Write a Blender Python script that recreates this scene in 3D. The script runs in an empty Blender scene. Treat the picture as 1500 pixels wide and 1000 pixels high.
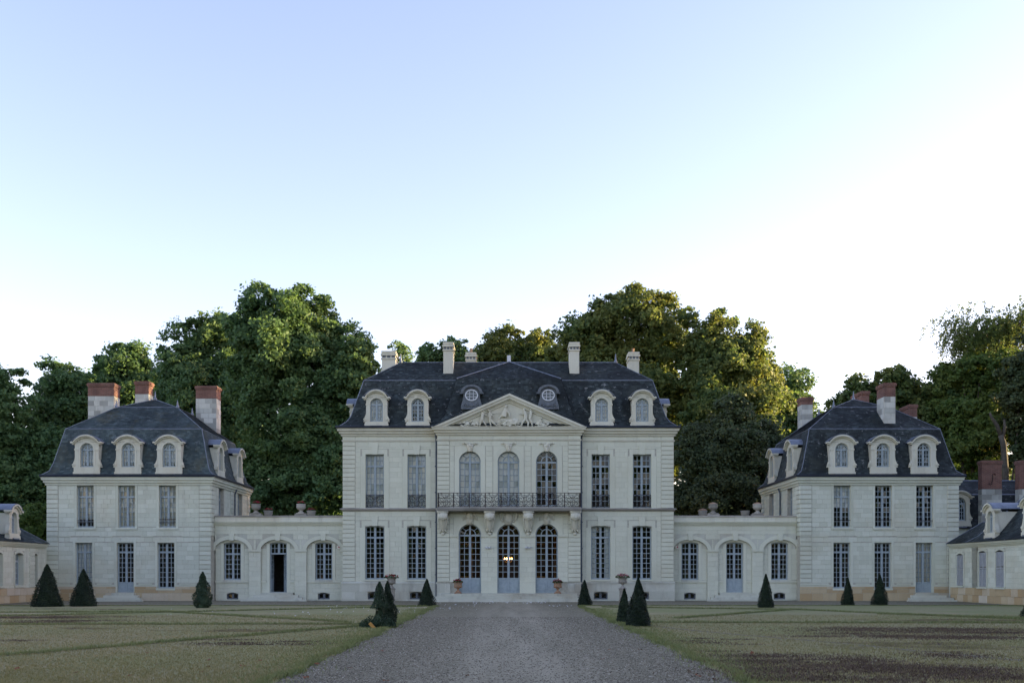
import bpy, math, random
import numpy as np
from mathutils import Vector, Matrix
R = math.radians
sc = bpy.context.scene
COL = sc.collection

# ---------------------------------------------------------------- camera, sky, sun, exposure
CAM_Y, CAM_Z, FPX = -60.75, 1.65, 1458.33
cd = bpy.data.cameras.new('camera')
cd.sensor_width = 36.0; cd.lens = 35.0
cd.shift_x = 0.0045; cd.shift_y = 0.2267
cd.clip_start = 0.1; cd.clip_end = 5000
cam = bpy.data.objects.new('camera', cd); COL.objects.link(cam)
cam.location = (0, CAM_Y, CAM_Z); cam.rotation_euler = (R(90), 0, 0)
sc.camera = cam

SUN_EL, SUN_AZ = 6.5, 78.0          # degrees; azimuth measured from +Y (behind the house) towards +X
world = bpy.data.worlds.new('World'); sc.world = world; world.use_nodes = True
nt = world.node_tree; nt.nodes.clear()
wo = nt.nodes.new('ShaderNodeOutputWorld'); bg = nt.nodes.new('ShaderNodeBackground')
sky = nt.nodes.new('ShaderNodeTexSky'); sky.sky_type = 'NISHITA'; sky.sun_disc = False
sky.sun_elevation = R(SUN_EL); sky.sun_rotation = R(SUN_AZ)
sky.altitude = 100; sky.air_density = 1.0; sky.dust_density = 0.9; sky.ozone_density = 1.1
bg.inputs['Strength'].default_value = 0.15
wb = nt.nodes.new('ShaderNodeMix'); wb.data_type = 'RGBA'; wb.blend_type = 'MULTIPLY'; wb.inputs[0].default_value = 1.0   # cool camera balance
wb.inputs[7].default_value = (1.12, .92, 1.08, 1); nt.links.new(sky.outputs[0], wb.inputs[6])
nt.links.new(wb.outputs[2], bg.inputs['Color']); nt.links.new(bg.outputs[0], wo.inputs[0])

sd = bpy.data.lights.new('sun', 'SUN'); sd.energy = 5.0; sd.angle = R(0.5); sd.color = (1.0, 0.76, 0.40)
sun = bpy.data.objects.new('sun', sd); COL.objects.link(sun)
sv = Vector((math.sin(R(SUN_AZ)) * math.cos(R(SUN_EL)), math.cos(R(SUN_AZ)) * math.cos(R(SUN_EL)), math.sin(R(SUN_EL))))
sun.rotation_euler = sv.to_track_quat('Z', 'Y').to_euler()

sc.view_settings.view_transform = 'Standard'; sc.view_settings.look = 'None'
sc.view_settings.exposure = 2.15; sc.view_settings.gamma = 1.0; sc.view_settings.use_curve_mapping = False
sc.render.engine = 'CYCLES'
sc.cycles.use_denoising = True
sc.cycles.max_bounces = 6; sc.cycles.diffuse_bounces = 3; sc.cycles.glossy_bounces = 3
sc.cycles.transmission_bounces = 4; sc.cycles.transparent_max_bounces = 12
sc.cycles.caustics_reflective = False; sc.cycles.caustics_refractive = False

# ---------------------------------------------------------------- helpers
def S(Y): return FPX / (Y - CAM_Y)
def fx(px, Y=0.0): return (px - 743.3) / S(Y)          # survey of the photograph at a known depth
def fz(py, Y=0.0): return CAM_Z + (840.0 - py) / S(Y)
def gnd(px, py):
    D = CAM_Z * FPX / (py - 840.0)
    return ((px - 743.3) / FPX * D, D + CAM_Y)

def lerp(a, b, t): return tuple(p + (q - p) * t for p, q in zip(a, b))

class MB:
    def __init__(s): s.v = []; s.f = []; s.M = None
    def add(s, vs, fs):
        n = len(s.v)
        if s.M is not None: vs = [tuple(s.M @ Vector(v)) for v in vs]
        s.v.extend(vs); s.f.extend([tuple(i + n for i in f) for f in fs])
    def box(s, x0, x1, y0, y1, z0, z1):
        s.add([(x0,y0,z0),(x1,y0,z0),(x1,y1,z0),(x0,y1,z0),(x0,y0,z1),(x1,y0,z1),(x1,y1,z1),(x0,y1,z1)],
              [(0,1,5,4),(1,2,6,5),(2,3,7,6),(3,0,4,7),(4,5,6,7),(3,2,1,0)])
    def prism(s, pts, y0, y1):
        n = len(pts)
        s.add([(x,y0,z) for x,z in pts] + [(x,y1,z) for x,z in pts],
              [tuple(range(n)), tuple(range(2*n-1, n-1, -1))] + [(i+n, (i+1)%n+n, (i+1)%n, i) for i in range(n)])
    def prism_xy(s, pts, z0, z1):
        n = len(pts)
        s.add([(x,y,z0) for x,y in pts] + [(x,y,z1) for x,y in pts],
              [tuple(range(n-1,-1,-1)), tuple(range(n, 2*n))] + [(i, (i+1)%n, (i+1)%n+n, i+n) for i in range(n)])
    def prism_yz(s, pts, x0, x1):
        n = len(pts)
        s.add([(x0,y,z) for y,z in pts] + [(x1,y,z) for y,z in pts],
              [tuple(range(n)), tuple(range(2*n-1, n-1, -1))] + [(i+n, (i+1)%n+n, (i+1)%n, i) for i in range(n)])
    def lathe(s, prof, cx=0, cy=0, cz=0, n=16, a0=0.0, sx=1.0, sy=1.0):
        m = len(prof); vs = []
        for r, z in prof:
            for k in range(n):
                a = a0 + 2*math.pi*k/n
                vs.append((cx + sx*r*math.cos(a), cy + sy*r*math.sin(a), cz + z))
        fs = [(i*n+k, i*n+(k+1)%n, (i+1)*n+(k+1)%n, (i+1)*n+k) for i in range(m-1) for k in range(n)]
        fs += [tuple(range(n-1,-1,-1)), tuple(range((m-1)*n, m*n))]
        s.add(vs, fs)
    def tube(s, pts, r, n=6, r1=None):
        pts = [Vector(p) for p in pts]; m = len(pts); vs = []
        for i, p in enumerate(pts):
            d = (pts[min(i+1,m-1)] - pts[max(i-1,0)])
            if d.length < 1e-9: d = Vector((0,0,1))
            d.normalize()
            u = d.cross(Vector((0,1,0)) if abs(d.y) < 0.9 else Vector((1,0,0))).normalized(); w = d.cross(u)
            rr = r if r1 is None else r + (r1 - r)*i/max(1,m-1)
            for k in range(n):
                a = 2*math.pi*k/n
                vs.append(tuple(p + u*(rr*math.cos(a)) + w*(rr*math.sin(a))))
        fs = [(i*n+k, i*n+(k+1)%n, (i+1)*n+(k+1)%n, (i+1)*n+k) for i in range(m-1) for k in range(n)]
        fs += [tuple(range(n-1,-1,-1)), tuple(range((m-1)*n, m*n))]
        s.add(vs, fs)
    def ball(s, c, rx, ry=None, rz=None, n=8, m=5):
        ry = rx if ry is None else ry; rz = rx if rz is None else rz
        prof = [(math.sin(math.pi*(i+.02)/(m+.04)), -math.cos(math.pi*(i+.02)/(m+.04))) for i in range(m+1)]
        vs = [(c[0]+rx*r*math.cos(2*math.pi*k/n), c[1]+ry*r*math.sin(2*math.pi*k/n), c[2]+rz*z) for r,z in prof for k in range(n)]
        fs = [(i*n+k, i*n+(k+1)%n, (i+1)*n+(k+1)%n, (i+1)*n+k) for i in range(m) for k in range(n)]
        fs += [tuple(range(n-1,-1,-1)), tuple(range(m*n,(m+1)*n))]
        s.add(vs, fs)
    def arc(s, cx, cz, rix, riz, rox, roz, y0, y1, a0=0.0, a1=math.pi, n=16):
        """band between two elliptical arcs, extruded in y"""
        vs = []
        for i in range(n+1):
            a = a0 + (a1-a0)*i/n; c, t = math.cos(a), math.sin(a)
            vs += [(cx+rix*c,y0,cz+riz*t),(cx+rox*c,y0,cz+roz*t),(cx+rox*c,y1,cz+roz*t),(cx+rix*c,y1,cz+riz*t)]
        fs = []
        for i in range(n):
            b = i*4
            for k in range(4): fs.append((b+k, b+(k+1)%4, b+4+(k+1)%4, b+4+k))
        fs += [(3,2,1,0), tuple(n*4+k for k in range(4))]
        s.add(vs, fs)
    def sweep(s, prof, path, closed=False):
        """profile (outwards, z) along a plan path, mitred; outwards = right of the direction of travel"""
        n = len(path); m = len(prof); vs = []
        for i in range(n):
            p = Vector(path[i])
            a = (p - Vector(path[i-1])).normalized() if (i > 0 or closed) else None
            b = (Vector(path[(i+1)%n]) - p).normalized() if (i < n-1 or closed) else None
            if a is None: a = b
            if b is None: b = a
            na, nb = Vector((a.y,-a.x)), Vector((b.y,-b.x))
            q = na + nb; q = q / max(1e-6, q.dot(na))
            for o, z in prof: vs.append((p.x+q.x*o, p.y+q.y*o, z))
        fs = []
        for i in range(n if closed else n-1):
            j = (i+1) % n
            for k in range(m): fs.append((i*m+k, j*m+k, j*m+(k+1)%m, i*m+(k+1)%m))
        if not closed: fs += [tuple(range(m)), tuple((n-1)*m+k for k in range(m-1,-1,-1))]
        s.add(vs, fs)
    def mesh(s, name, m, smooth=False):
        me = bpy.data.meshes.new(name); me.from_pydata(s.v, [], s.f); me.materials.append(m)
        if smooth: me.polygons.foreach_set('use_smooth', [True]*len(me.polygons))
        me.update(); return me
    def build(s, name, m, parent=None, smooth=False, **kw):
        return link(s.mesh(name, m, smooth), name, parent, **kw)

def link(me, name, parent=None, M=None, kind=None, label=None):
    o = bpy.data.objects.new(name, me); COL.objects.link(o)
    if parent is not None: o.parent = parent
    if M is not None: o.matrix_basis = M
    if kind: o['kind'] = kind
    if label: o['label'] = label
    return o

def thing(name, label, cat, loc=(0,0,0), rz=0.0, group=None):
    o = bpy.data.objects.new(name, None); COL.objects.link(o)
    o.location = loc; o.rotation_euler = (0,0,rz); o.empty_display_size = .3
    return tag(o, label, cat, group)
def tag(o, label, cat, group=None):
    o['label'] = label; o['category'] = cat
    if group: o['group'] = group
    return o
def copy_tree(o, parent=None):
    c = o.copy(); COL.objects.link(c)
    if parent is not None: c.parent = parent
    for ch in list(o.children): copy_tree(ch, c)
    return c
def np_mesh(name, co, faces_n, m):
    """co (N*k,3) vertices, every k consecutive form one face"""
    me = bpy.data.meshes.new(name); nv = len(co); nf = nv // faces_n
    me.vertices.add(nv); me.vertices.foreach_set('co', np.ascontiguousarray(co, dtype=np.float32).ravel())
    me.loops.add(nv); me.loops.foreach_set('vertex_index', np.arange(nv, dtype=np.int32))
    me.polygons.add(nf); me.polygons.foreach_set('loop_start', np.arange(0, nv, faces_n, dtype=np.int32))
    me.polygons.foreach_set('loop_total', np.full(nf, faces_n, dtype=np.int32))
    me.materials.append(m); me.update(calc_edges=True); return me
def TR(x, y, z, rz=0.0): return Matrix.Translation((x, y, z)) @ Matrix.Rotation(rz, 4, 'Z')

# ---------------------------------------------------------------- materials
class NB:
    def __init__(s, name):
        s.m = bpy.data.materials.new(name); s.m.use_nodes = True; s.t = s.m.node_tree; s.t.nodes.clear()
        s.out = s.n('ShaderNodeOutputMaterial')
    def n(s, typ, **kw):
        nd = s.t.nodes.new(typ)
        for k, v in kw.items(): setattr(nd, k, v)
        return nd
    def l(s, a, b): s.t.links.new(a, b)
    def set(s, sock, v):
        if isinstance(v, bpy.types.NodeSocket): s.l(v, sock)
        else: sock.default_value = v
    def pos(s):
        if not hasattr(s, '_p'): s._p = s.n('ShaderNodeNewGeometry')
        return s._p.outputs['Position']
    def geo(s, k): s.pos(); return s._p.outputs[k]
    def map(s, vec, scale=(1,1,1), loc=(0,0,0)):
        nd = s.n('ShaderNodeMapping'); s.l(vec, nd.inputs['Vector']); nd.inputs['Scale'].default_value = scale; nd.inputs['Location'].default_value = loc
        return nd.outputs[0]
    def noise(s, scale, detail=4, rough=.6, vec=None, dist=0.0):
        nd = s.n('ShaderNodeTexNoise'); s.l(vec if vec is not None else s.pos(), nd.inputs['Vector'])
        nd.inputs['Scale'].default_value = scale; nd.inputs['Detail'].default_value = detail; nd.inputs['Roughness'].default_value = rough; nd.inputs['Distortion'].default_value = dist
        return nd.outputs['Fac']
    def voro(s, scale, vec=None, out='Color', feature='F1'):
        nd = s.n('ShaderNodeTexVoronoi', feature=feature); s.l(vec if vec is not None else s.pos(), nd.inputs['Vector']); nd.inputs['Scale'].default_value = scale
        return nd.outputs[out]
    def ramp(s, fac, stops, interp='LINEAR'):
        nd = s.n('ShaderNodeValToRGB'); s.l(fac, nd.inputs[0]); cr = nd.color_ramp; cr.interpolation = interp
        while len(cr.elements) < len(stops): cr.elements.new(0.5)
        for e, (p, c) in zip(cr.elements, stops):
            e.position = p; e.color = (c, c, c, 1) if isinstance(c, (int, float)) else (*c, 1)
        return nd.outputs[0]
    def mix(s, fac, a, b, blend='MIX'):
        nd = s.n('ShaderNodeMix', data_type='RGBA', blend_type=blend); s.set(nd.inputs[0], fac)
        for sock, v in ((nd.inputs[6], a), (nd.inputs[7], b)):
            if isinstance(v, (tuple, list)): v = (*v[:3], 1)
            s.set(sock, v)
        return nd.outputs[2]
    def math(s, op, a, b=0.0, c=0.0):
        nd = s.n('ShaderNodeMath', operation=op); s.set(nd.inputs[0], a); s.set(nd.inputs[1], b); s.set(nd.inputs[2], c)
        return nd.outputs[0]
    def rnd(s):
        o = s.n('ShaderNodeObjectInfo').outputs['Random']
        return s.math('FRACT', s.math('ADD', o, s.geo('Random Per Island')))
    def sep(s, v):
        nd = s.n('ShaderNodeSeparateXYZ'); s.l(v, nd.inputs[0]); return nd.outputs
    def bump(s, h, strength=.3, dist=.02):
        nd = s.n('ShaderNodeBump'); s.l(h, nd.inputs['Height']); nd.inputs['Strength'].default_value = strength; nd.inputs['Distance'].default_value = dist
        return nd.outputs[0]
    def princ(s, col, rough=.8, normal=None, metal=0.0, spec=.3):
        b = s.n('ShaderNodeBsdfPrincipled')
        s.set(b.inputs['Base Color'], (*col, 1) if isinstance(col, tuple) else col)
        s.set(b.inputs['Roughness'], rough); b.inputs['Metallic'].default_value = metal; b.inputs['Specular IOR Level'].default_value = spec
        if normal is not None: s.l(normal, b.inputs['Normal'])
        s.l(b.outputs[0], s.out.inputs[0]); return b

def stone_mat(name, c0, c1, c2, stain=(.30,.24,.15), stain_amt=.5, dirt=(.20,.19,.17), dirt_amt=.45, random_tone=1.0):
    k = NB(name)
    tone = k.ramp(k.rnd(), [(0, c0), (.55, c1), (1, c2)])
    tone = k.mix(random_tone, c1, tone)
    big = k.noise(.35, 5, .6)
    col = k.mix(k.ramp(big, [(.50, 0.0), (.72, stain_amt)]), tone, stain)
    st = k.map(k.pos(), (1.6, 1.6, .22))
    streak = k.noise(1.0, 6, .65, st)
    col = k.mix(k.ramp(streak, [(.52, 0.0), (.78, dirt_amt)]), col, dirt)
    fine = k.noise(14, 5, .7)
    col = k.mix(.35, col, k.ramp(fine, [(.25, .42), (.75, .62)]), 'OVERLAY')
    pits = k.noise(40, 3, .6)
    k.princ(col, .9, k.bump(k.mix(.5, fine, pits), .35, .012), spec=.15)
    return k.m
def plain_mat(name, c, rough=.6, var=.25, scale=6.0, metal=0.0, spec=.3, c2=None):
    k = NB(name)
    n = k.noise(scale, 5, .65)
    d = c2 if c2 else tuple(x*(1-var) for x in c)
    col = k.mix(k.ramp(n, [(.35, 0.0), (.68, 1.0)]), c, d)
    k.princ(col, rough, k.bump(k.noise(scale*5, 3), .15, .01), metal, spec); return k.m
def slate_mat(name, lo, hi, moss, moss_amt, pale=(.30,.31,.31), seed=0.0):
    k = NB(name)
    p = k.map(k.pos(), (1,1,1), (seed, seed*1.7, 0))
    tone = k.ramp(k.rnd(), [(0, lo), (.75, tuple((a+b)/2 for a,b in zip(lo,hi))), (1, hi)])
    big = k.noise(.55, 5, .6, k.map(p, (1.2, 1.2, .22)))
    tone = k.mix(k.ramp(big, [(.40, 0.0), (.66, .75)]), tone, tuple(a*.45 for a in lo))
    big2 = k.noise(.8, 5, .65, p)
    tone = k.mix(k.ramp(big2, [(.52, 0.0), (.75, moss_amt)]), tone, moss)
    sp = k.noise(3.4, 3, .75, p)
    tone = k.mix(k.ramp(sp, [(.62, 0.0), (.70, .6)]), tone, pale)
    k.princ(tone, k.ramp(k.noise(2.0), [(.3,.55),(.7,.8)]), k.bump(k.noise(25), .25, .01), spec=.3); return k.m
def leaf_mat(name, dark, mid, light, trans=.35, yellow=None):
    k = NB(name)
    col = k.ramp(k.rnd(), [(0, dark), (.5, mid), (1, light)])
    n = k.noise(.22, 3, .6)
    col = k.mix(k.ramp(n, [(.42, 0.0), (.7, .55)]), col, yellow or light)
    col = k.mix(k.ramp(k.noise(.75, 2, .5), [(.40, .38), (.58, 0.0)]), col, dark)
    d = k.n('ShaderNodeBsdfPrincipled'); k.l(col, d.inputs['Base Color']); d.inputs['Roughness'].default_value = .55; d.inputs['Specular IOR Level'].default_value = .25
    t = k.n('ShaderNodeBsdfTranslucent'); k.l(k.mix(.5, col, k.mix(1.0, col, (1.0,.9,.25), 'MULTIPLY')), t.inputs['Color'])
    mx = k.n('ShaderNodeMixShader'); mx.inputs[0].default_value = trans
    k.l(d.outputs[0], mx.inputs[1]); k.l(t.outputs[0], mx.inputs[2]); k.l(mx.outputs[0], k.out.inputs[0]); return k.m
def glass_mat(name, tint=(.94,.97,.96)):
    k = NB(name)
    f = k.n('ShaderNodeFresnel'); f.inputs['IOR'].default_value = 1.5
    g = k.n('ShaderNodeBsdfGlossy'); g.inputs['Roughness'].default_value = .03; g.inputs['Color'].default_value = (.9,.95,1,1)
    t = k.n('ShaderNodeBsdfTransparent'); t.inputs['Color'].default_value = (*tint, 1)
    mx = k.n('ShaderNodeMixShader'); k.l(f.outputs[0], mx.inputs[0]); k.l(t.outputs[0], mx.inputs[1]); k.l(g.outputs[0], mx.inputs[2])
    k.l(mx.outputs[0], k.out.inputs[0]); return k.m
def brick_mat(name):
    k = NB(name)
    s = k.sep(k.pos())
    cb = k.n('ShaderNodeCombineXYZ'); k.l(k.math('ADD', s[0], s[1]), cb.inputs[0]); k.l(s[2], cb.inputs[1])
    b = k.n('ShaderNodeTexBrick'); k.l(cb.outputs[0], b.inputs['Vector'])
    b.inputs['Color1'].default_value = (.235,.105,.075,1); b.inputs['Color2'].default_value = (.155,.072,.056,1); b.inputs['Mortar'].default_value = (.25,.2,.17,1)
    b.inputs['Scale'].default_value = 1.0; b.inputs['Brick Width'].default_value = .22; b.inputs['Row Height'].default_value = .07; b.inputs['Mortar Size'].default_value = .008
    col = k.mix(k.ramp(k.noise(1.6, 5), [(.45,0.0),(.75,.6)]), b.outputs['Color'], (.07,.04,.035))
    k.princ(col, .9, k.bump(b.outputs['Fac'], -.4, .01), spec=.15); return k.m

M = {}
M['stone'] = stone_mat('limestone', (.60,.61,.485), (.625,.635,.505), (.65,.66,.53), stain=(.42,.36,.24), stain_amt=.22, dirt_amt=.16)
M['stone_pav'] = stone_mat('pavilion_limestone', (.53,.555,.45), (.58,.605,.495), (.625,.65,.54), stain=(.46,.38,.23), stain_amt=.30, dirt_amt=.22)
M['stone_trim'] = stone_mat('carved_limestone', (.565,.555,.445), (.615,.605,.490), (.65,.64,.53), stain=(.46,.36,.21), stain_amt=.38, dirt_amt=.35, random_tone=.6)
M['stone_base'] = stone_mat('plinth_stone', (.49,.495,.41), (.54,.545,.455), (.59,.595,.50), stain=(.28,.22,.15), stain_amt=.55, dirt=(.16,.15,.13), dirt_amt=.5)
M['stone_ochre'] = stone_mat('ochre_stone', (.42,.31,.17), (.50,.41,.26), (.58,.53,.42), stain=(.34,.22,.11), stain_amt=.35, dirt_amt=.4)
M['stone_dark'] = stone_mat('weathered_coping', (.26,.25,.22), (.36,.34,.30), (.46,.43,.38), stain=(.12,.11,.09), stain_amt=.7, dirt_amt=.7)
M['mortar'] = plain_mat('mortar', (.50,.485,.40), .95, .3)
M['slate'] = slate_mat('dark_slate', (.018,.0245,.025), (.072,.094,.094), (.070,.078,.058), .35, seed=3.0)
M['slate_blue'] = slate_mat('blue_slate', (.042,.061,.064), (.108,.146,.148), (.105,.092,.036), .55, pale=(.2,.22,.23), seed=11.0)
M['lead'] = plain_mat('lead', (.20,.23,.28), .45, .35, 4, .3)
M['zinc'] = plain_mat('zinc_gutter', (.045,.055,.075), .45, .3, 4, .3)
M['paint'] = plain_mat('blue_grey_paint', (.35,.415,.44), .5, .18, 5)
M['paint_dark'] = plain_mat('slate_grey_paint', (.14,.16,.18), .6, .3, 7)
M['white_paint'] = plain_mat('white_paint', (.62,.65,.68), .5, .15, 6)
M['shutter'] = plain_mat('shutter_paint', (.40,.42,.43), .6, .2, 5)
M['iron'] = plain_mat('wrought_iron', (.035,.036,.042), .6, .4, 8, .4, c2=(.07,.045,.035))
M['pipe'] = plain_mat('downpipe_zinc', (.10,.125,.155), .5, .3, 5, .3)
M['brick'] = brick_mat('red_brick')
M['glass'] = glass_mat('window_glass')
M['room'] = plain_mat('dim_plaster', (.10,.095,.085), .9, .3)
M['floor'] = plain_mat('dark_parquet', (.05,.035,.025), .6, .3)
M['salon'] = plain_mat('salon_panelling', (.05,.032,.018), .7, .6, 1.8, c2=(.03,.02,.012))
M['gilt'] = plain_mat('gilt_wood', (.45,.26,.08), .45, .5, 5, .4)
M['curtain'] = plain_mat('white_curtain', (.80,.81,.77), .9, .12, 2)
M['blind'] = plain_mat('cream_blind', (.76,.71,.58), .9, .2, 2)
M['grey_curtain'] = plain_mat('grey_blind', (.58,.61,.62), .9, .2, 2)
M['olive_curtain'] = plain_mat('olive_curtain', (.13,.11,.05), .9, .4, 3)
M['terracotta'] = plain_mat('terracotta', (.30,.14,.07), .85, .5, 9, c2=(.34,.27,.19))
M['urn_stone'] = stone_mat('urn_stone', (.30,.28,.24), (.36,.34,.29), (.42,.40,.35), stain=(.12,.11,.09), stain_amt=.6, dirt_amt=.6)
M['soil'] = plain_mat('soil', (.03,.02,.014), .95, .4)
M['bark'] = plain_mat('bark', (.10,.085,.065), .9, .5, 3)
M['wood'] = plain_mat('ochre_wood', (.50,.27,.07), .7, .3, 6)
M['petal_red'] = plain_mat('red_petals', (.42,.03,.06), .7, .4, 15)
M['petal_pink'] = plain_mat('pink_petals', (.50,.16,.20), .7, .4, 15)
M['petal_white'] = plain_mat('white_petals', (.75,.76,.78), .8, .1, 15)
M['leaf_plane'] = leaf_mat('plane_leaves', (.064,.128,.056), (.108,.205,.086), (.158,.265,.112), .48, (.160,.232,.080))
M['leaf_sunlit'] = leaf_mat('sunlit_gold_leaves', (.072,.130,.050), (.125,.195,.068), (.205,.245,.075), .52, (.270,.245,.052))  # low sun's gold glow put into the leaf colour
M['leaf_dark'] = leaf_mat('oak_leaves', (.034,.058,.024), (.056,.086,.034), (.088,.112,.044), .24, (.092,.096,.038))
M['leaf_willow'] = leaf_mat('feathery_leaves', (.085,.135,.048), (.135,.195,.062), (.20,.245,.078), .5, (.22,.235,.065))
M['leaf_bush'] = leaf_mat('bush_leaves', (.060,.115,.028), (.100,.165,.040), (.145,.200,.048), .42, (.165,.185,.042))
M['leaf_yew'] = leaf_mat('yew_needles', (.006,.013,.007), (.014,.029,.014), (.040,.068,.028), .10, (.020,.038,.016))
M['leaf_cypress'] = leaf_mat('cypress_needles', (.020,.042,.022), (.034,.064,.034), (.055,.090,.046), .12, (.050,.080,.034))
M['leaf_flower'] = leaf_mat('geranium_leaves', (.025,.05,.015), (.045,.08,.02), (.07,.11,.03), .2)

def emit_mat(name, c, e):
    k = NB(name); em = k.n('ShaderNodeEmission'); em.inputs[0].default_value = (*c,1); em.inputs[1].default_value = e; k.l(em.outputs[0], k.out.inputs[0]); return k.m
M['bulb'] = emit_mat('warm_bulb', (1.0,.42,.10), 9.0)

def lawn_mat():
    k = NB('dry_lawn')
    p = k.pos(); s = k.sep(p)
    fine = k.noise(9, 6, .75); mid = k.noise(1.1, 6, .7); big = k.noise(.16, 4, .6)
    col = k.mix(k.ramp(mid, [(.3,0.0),(.7,1.0)]), (.235,.225,.112), (.310,.270,.160))
    col = k.mix(k.ramp(big, [(.42,0.0),(.62,.7)]), col, (.205,.225,.092))
    col = k.mix(.55, col, k.ramp(fine, [(.2,.30),(.8,.72)]), 'OVERLAY')
    def spot(cx, cy, rx, ry, rot=0):
        mp = k.n('ShaderNodeMapping', vector_type='TEXTURE'); k.l(p, mp.inputs[0]); mp.inputs['Location'].default_value = (cx, cy, 0); mp.inputs['Rotation'].default_value = (0,0,rot); mp.inputs['Scale'].default_value = (rx, ry, 50)
        ln = k.n('ShaderNodeVectorMath', operation='LENGTH'); k.l(mp.outputs[0], ln.inputs[0])
        return k.ramp(ln.outputs['Value'], [(.25, 1.0), (1.0, 0.0)])
    br = k.noise(1.3, 7, .75, k.map(p, (.55, 1.0, 1.0)))
    masks = [spot(6.6,-43.2,4.2,2.0,-.15), spot(9.5,-38.2,3.2,2.6), spot(14.5,-33.0,6.0,3.4), spot(-17.5,-23.2,6.0,3.0), spot(-7.5,-32.2,3.0,1.4), spot(-12.6,-31.0,1.6,1.0), spot(16,-26,6,2)]
    tot = masks[0]
    for q in masks[1:]: tot = k.math('MAXIMUM', tot, q)
    dead = k.ramp(k.math('ADD', br, k.math('MULTIPLY', tot, .22)), [(.61, 0.0), (.70, .85)])
    col = k.mix(dead, col, k.mix(fine, (.030,.017,.012), (.085,.055,.038)))
    h = k.mix(.5, fine, k.noise(45, 3, .7))
    k.princ(col, .95, k.bump(h, .7, .05), spec=.1); return k.m
M['lawn'] = lawn_mat()
def gravel_mat(name, c0, c1, c2):
    k = NB(name)
    v = k.voro(26, None, 'Color'); d = k.voro(26, None, 'Distance')
    g = k.sep(v)
    col = k.ramp(g[0], [(0, c0), (.6, c1), (1, c2)])
    col = k.mix(k.ramp(k.noise(.5, 5, .7), [(.4,0.0),(.7,.5)]), col, tuple(x*.75 for x in c1))
    s = k.sep(k.pos())
    # the wheel tracks down the drive, ground paler by traffic
    tr = k.noise(.55, 4, .6, k.map(k.pos(), (2.2,.18,1)))
    track = k.ramp(k.math('ABSOLUTE', k.math('SUBTRACT', k.math('ABSOLUTE', k.math('SUBTRACT', s[0], .12)), .72)), [(.12, .34), (.55, 0.0)])
    wide = k.ramp(k.math('DIVIDE', k.math('ABSOLUTE', k.math('SUBTRACT', s[0], .2)), 3.4), [(.25, .6), (.62, 0.0)])
    wide = k.math('MAXIMUM', wide, track); col = k.mix(k.math('MULTIPLY', wide, k.ramp(tr, [(.35,.2),(.65,1.0)])), col, (.36,.325,.235))
    k.princ(col, .92, k.bump(d, -.8, .03), spec=.2); return k.m
M['gravel'] = gravel_mat('gravel', (.090,.080,.050), (.180,.163,.106), (.31,.282,.200))
M['pebble'] = None
k = NB('pebble'); k.princ(k.ramp(k.n('ShaderNodeObjectInfo').outputs['Random'], [(0,(.055,.042,.036)),(.55,(.155,.125,.108)),(.85,(.25,.21,.185)),(1,(.42,.38,.35))]), .85, spec=.25); M['pebble'] = k.m
M['earth'] = plain_mat('woodland_floor', (.045,.05,.022), .95, .4, .8)
M['grass'] = leaf_mat('grass_blades', (.200,.188,.082), (.285,.245,.116), (.385,.31,.18), .25, (.200,.212,.080))
M['grass_green'] = leaf_mat('lush_grass', (.150,.180,.072), (.195,.220,.088), (.250,.260,.112), .25, (.17,.22,.075))
M['dead_leaf'] = plain_mat('dead_leaf', (.22,.075,.03), .8, .5, 20)
M['grass_dead'] = leaf_mat('dead_grass', (.072,.048,.034), (.120,.082,.058), (.185,.135,.095), .1, (.07,.05,.03))
M['stone_patch'] = stone_mat('weathered_chimney_stone', (.30,.30,.27), (.47,.48,.43), (.62,.62,.55), stain=(.2,.19,.16), stain_amt=.5, dirt_amt=.5)
M['oculus'] = plain_mat('oculus_glass', (.12,.14,.15), .25, .3, 5)
# ---------------------------------------------------------------- ground, court, drive, lawns
def sheet(name, pts, z, m, kind='structure'):
    b = MB(); b.add([(x,y,z) for x,y in pts], [tuple(range(len(pts)))]); return b.build(name, m, kind=kind)
sheet('ground', [(-1500,-1500),(1500,-1500),(1500,1500),(-1500,1500)], -.008, M['earth'])
sheet('gravel_court', [(-27.9,-70),(27,-70),(27,0.5),(-27.9,0.5)], 0.0, M['gravel'])

def wobble(a, b, n, amp, rng):
    return [(lerp(a,b,i/n)[0] + rng.uniform(-amp,amp), lerp(a,b,i/n)[1] + rng.uniform(-amp,amp)*.4) for i in range(n+1)]
def lawn(name, inner, outer, seed):
    rng = random.Random(seed)
    far, near = -9.9, -68.0
    pts = wobble((inner, near), (inner, far), 150, .075, rng)[:-1] + wobble((inner, far), (outer, far), 60, .05, rng)[:-1] + [(outer, far), (outer, near)]
    b = MB(); n = len(pts)
    pin = []
    for (x, y) in pts:
        dx = (.09 if inner > 0 else -.09)
        pin.append((x + (dx if abs(x-inner) < .3 else 0), y - (.09 if abs(y-far) < .3 else 0)))
    vs = [(x,y,.002) for x,y in pts] + [(x,y,.028) for x,y in pin]
    b.add(vs, [tuple(range(n,2*n))] + [(i,(i+1)%n,(i+1)%n+n,i+n) for i in range(n)])
    return b.build(name, M['lawn'], kind='structure')
lawn('lawn', -3.53, -27.4, 5); lawn('lawn', 3.60, 26.4, 6)

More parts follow.
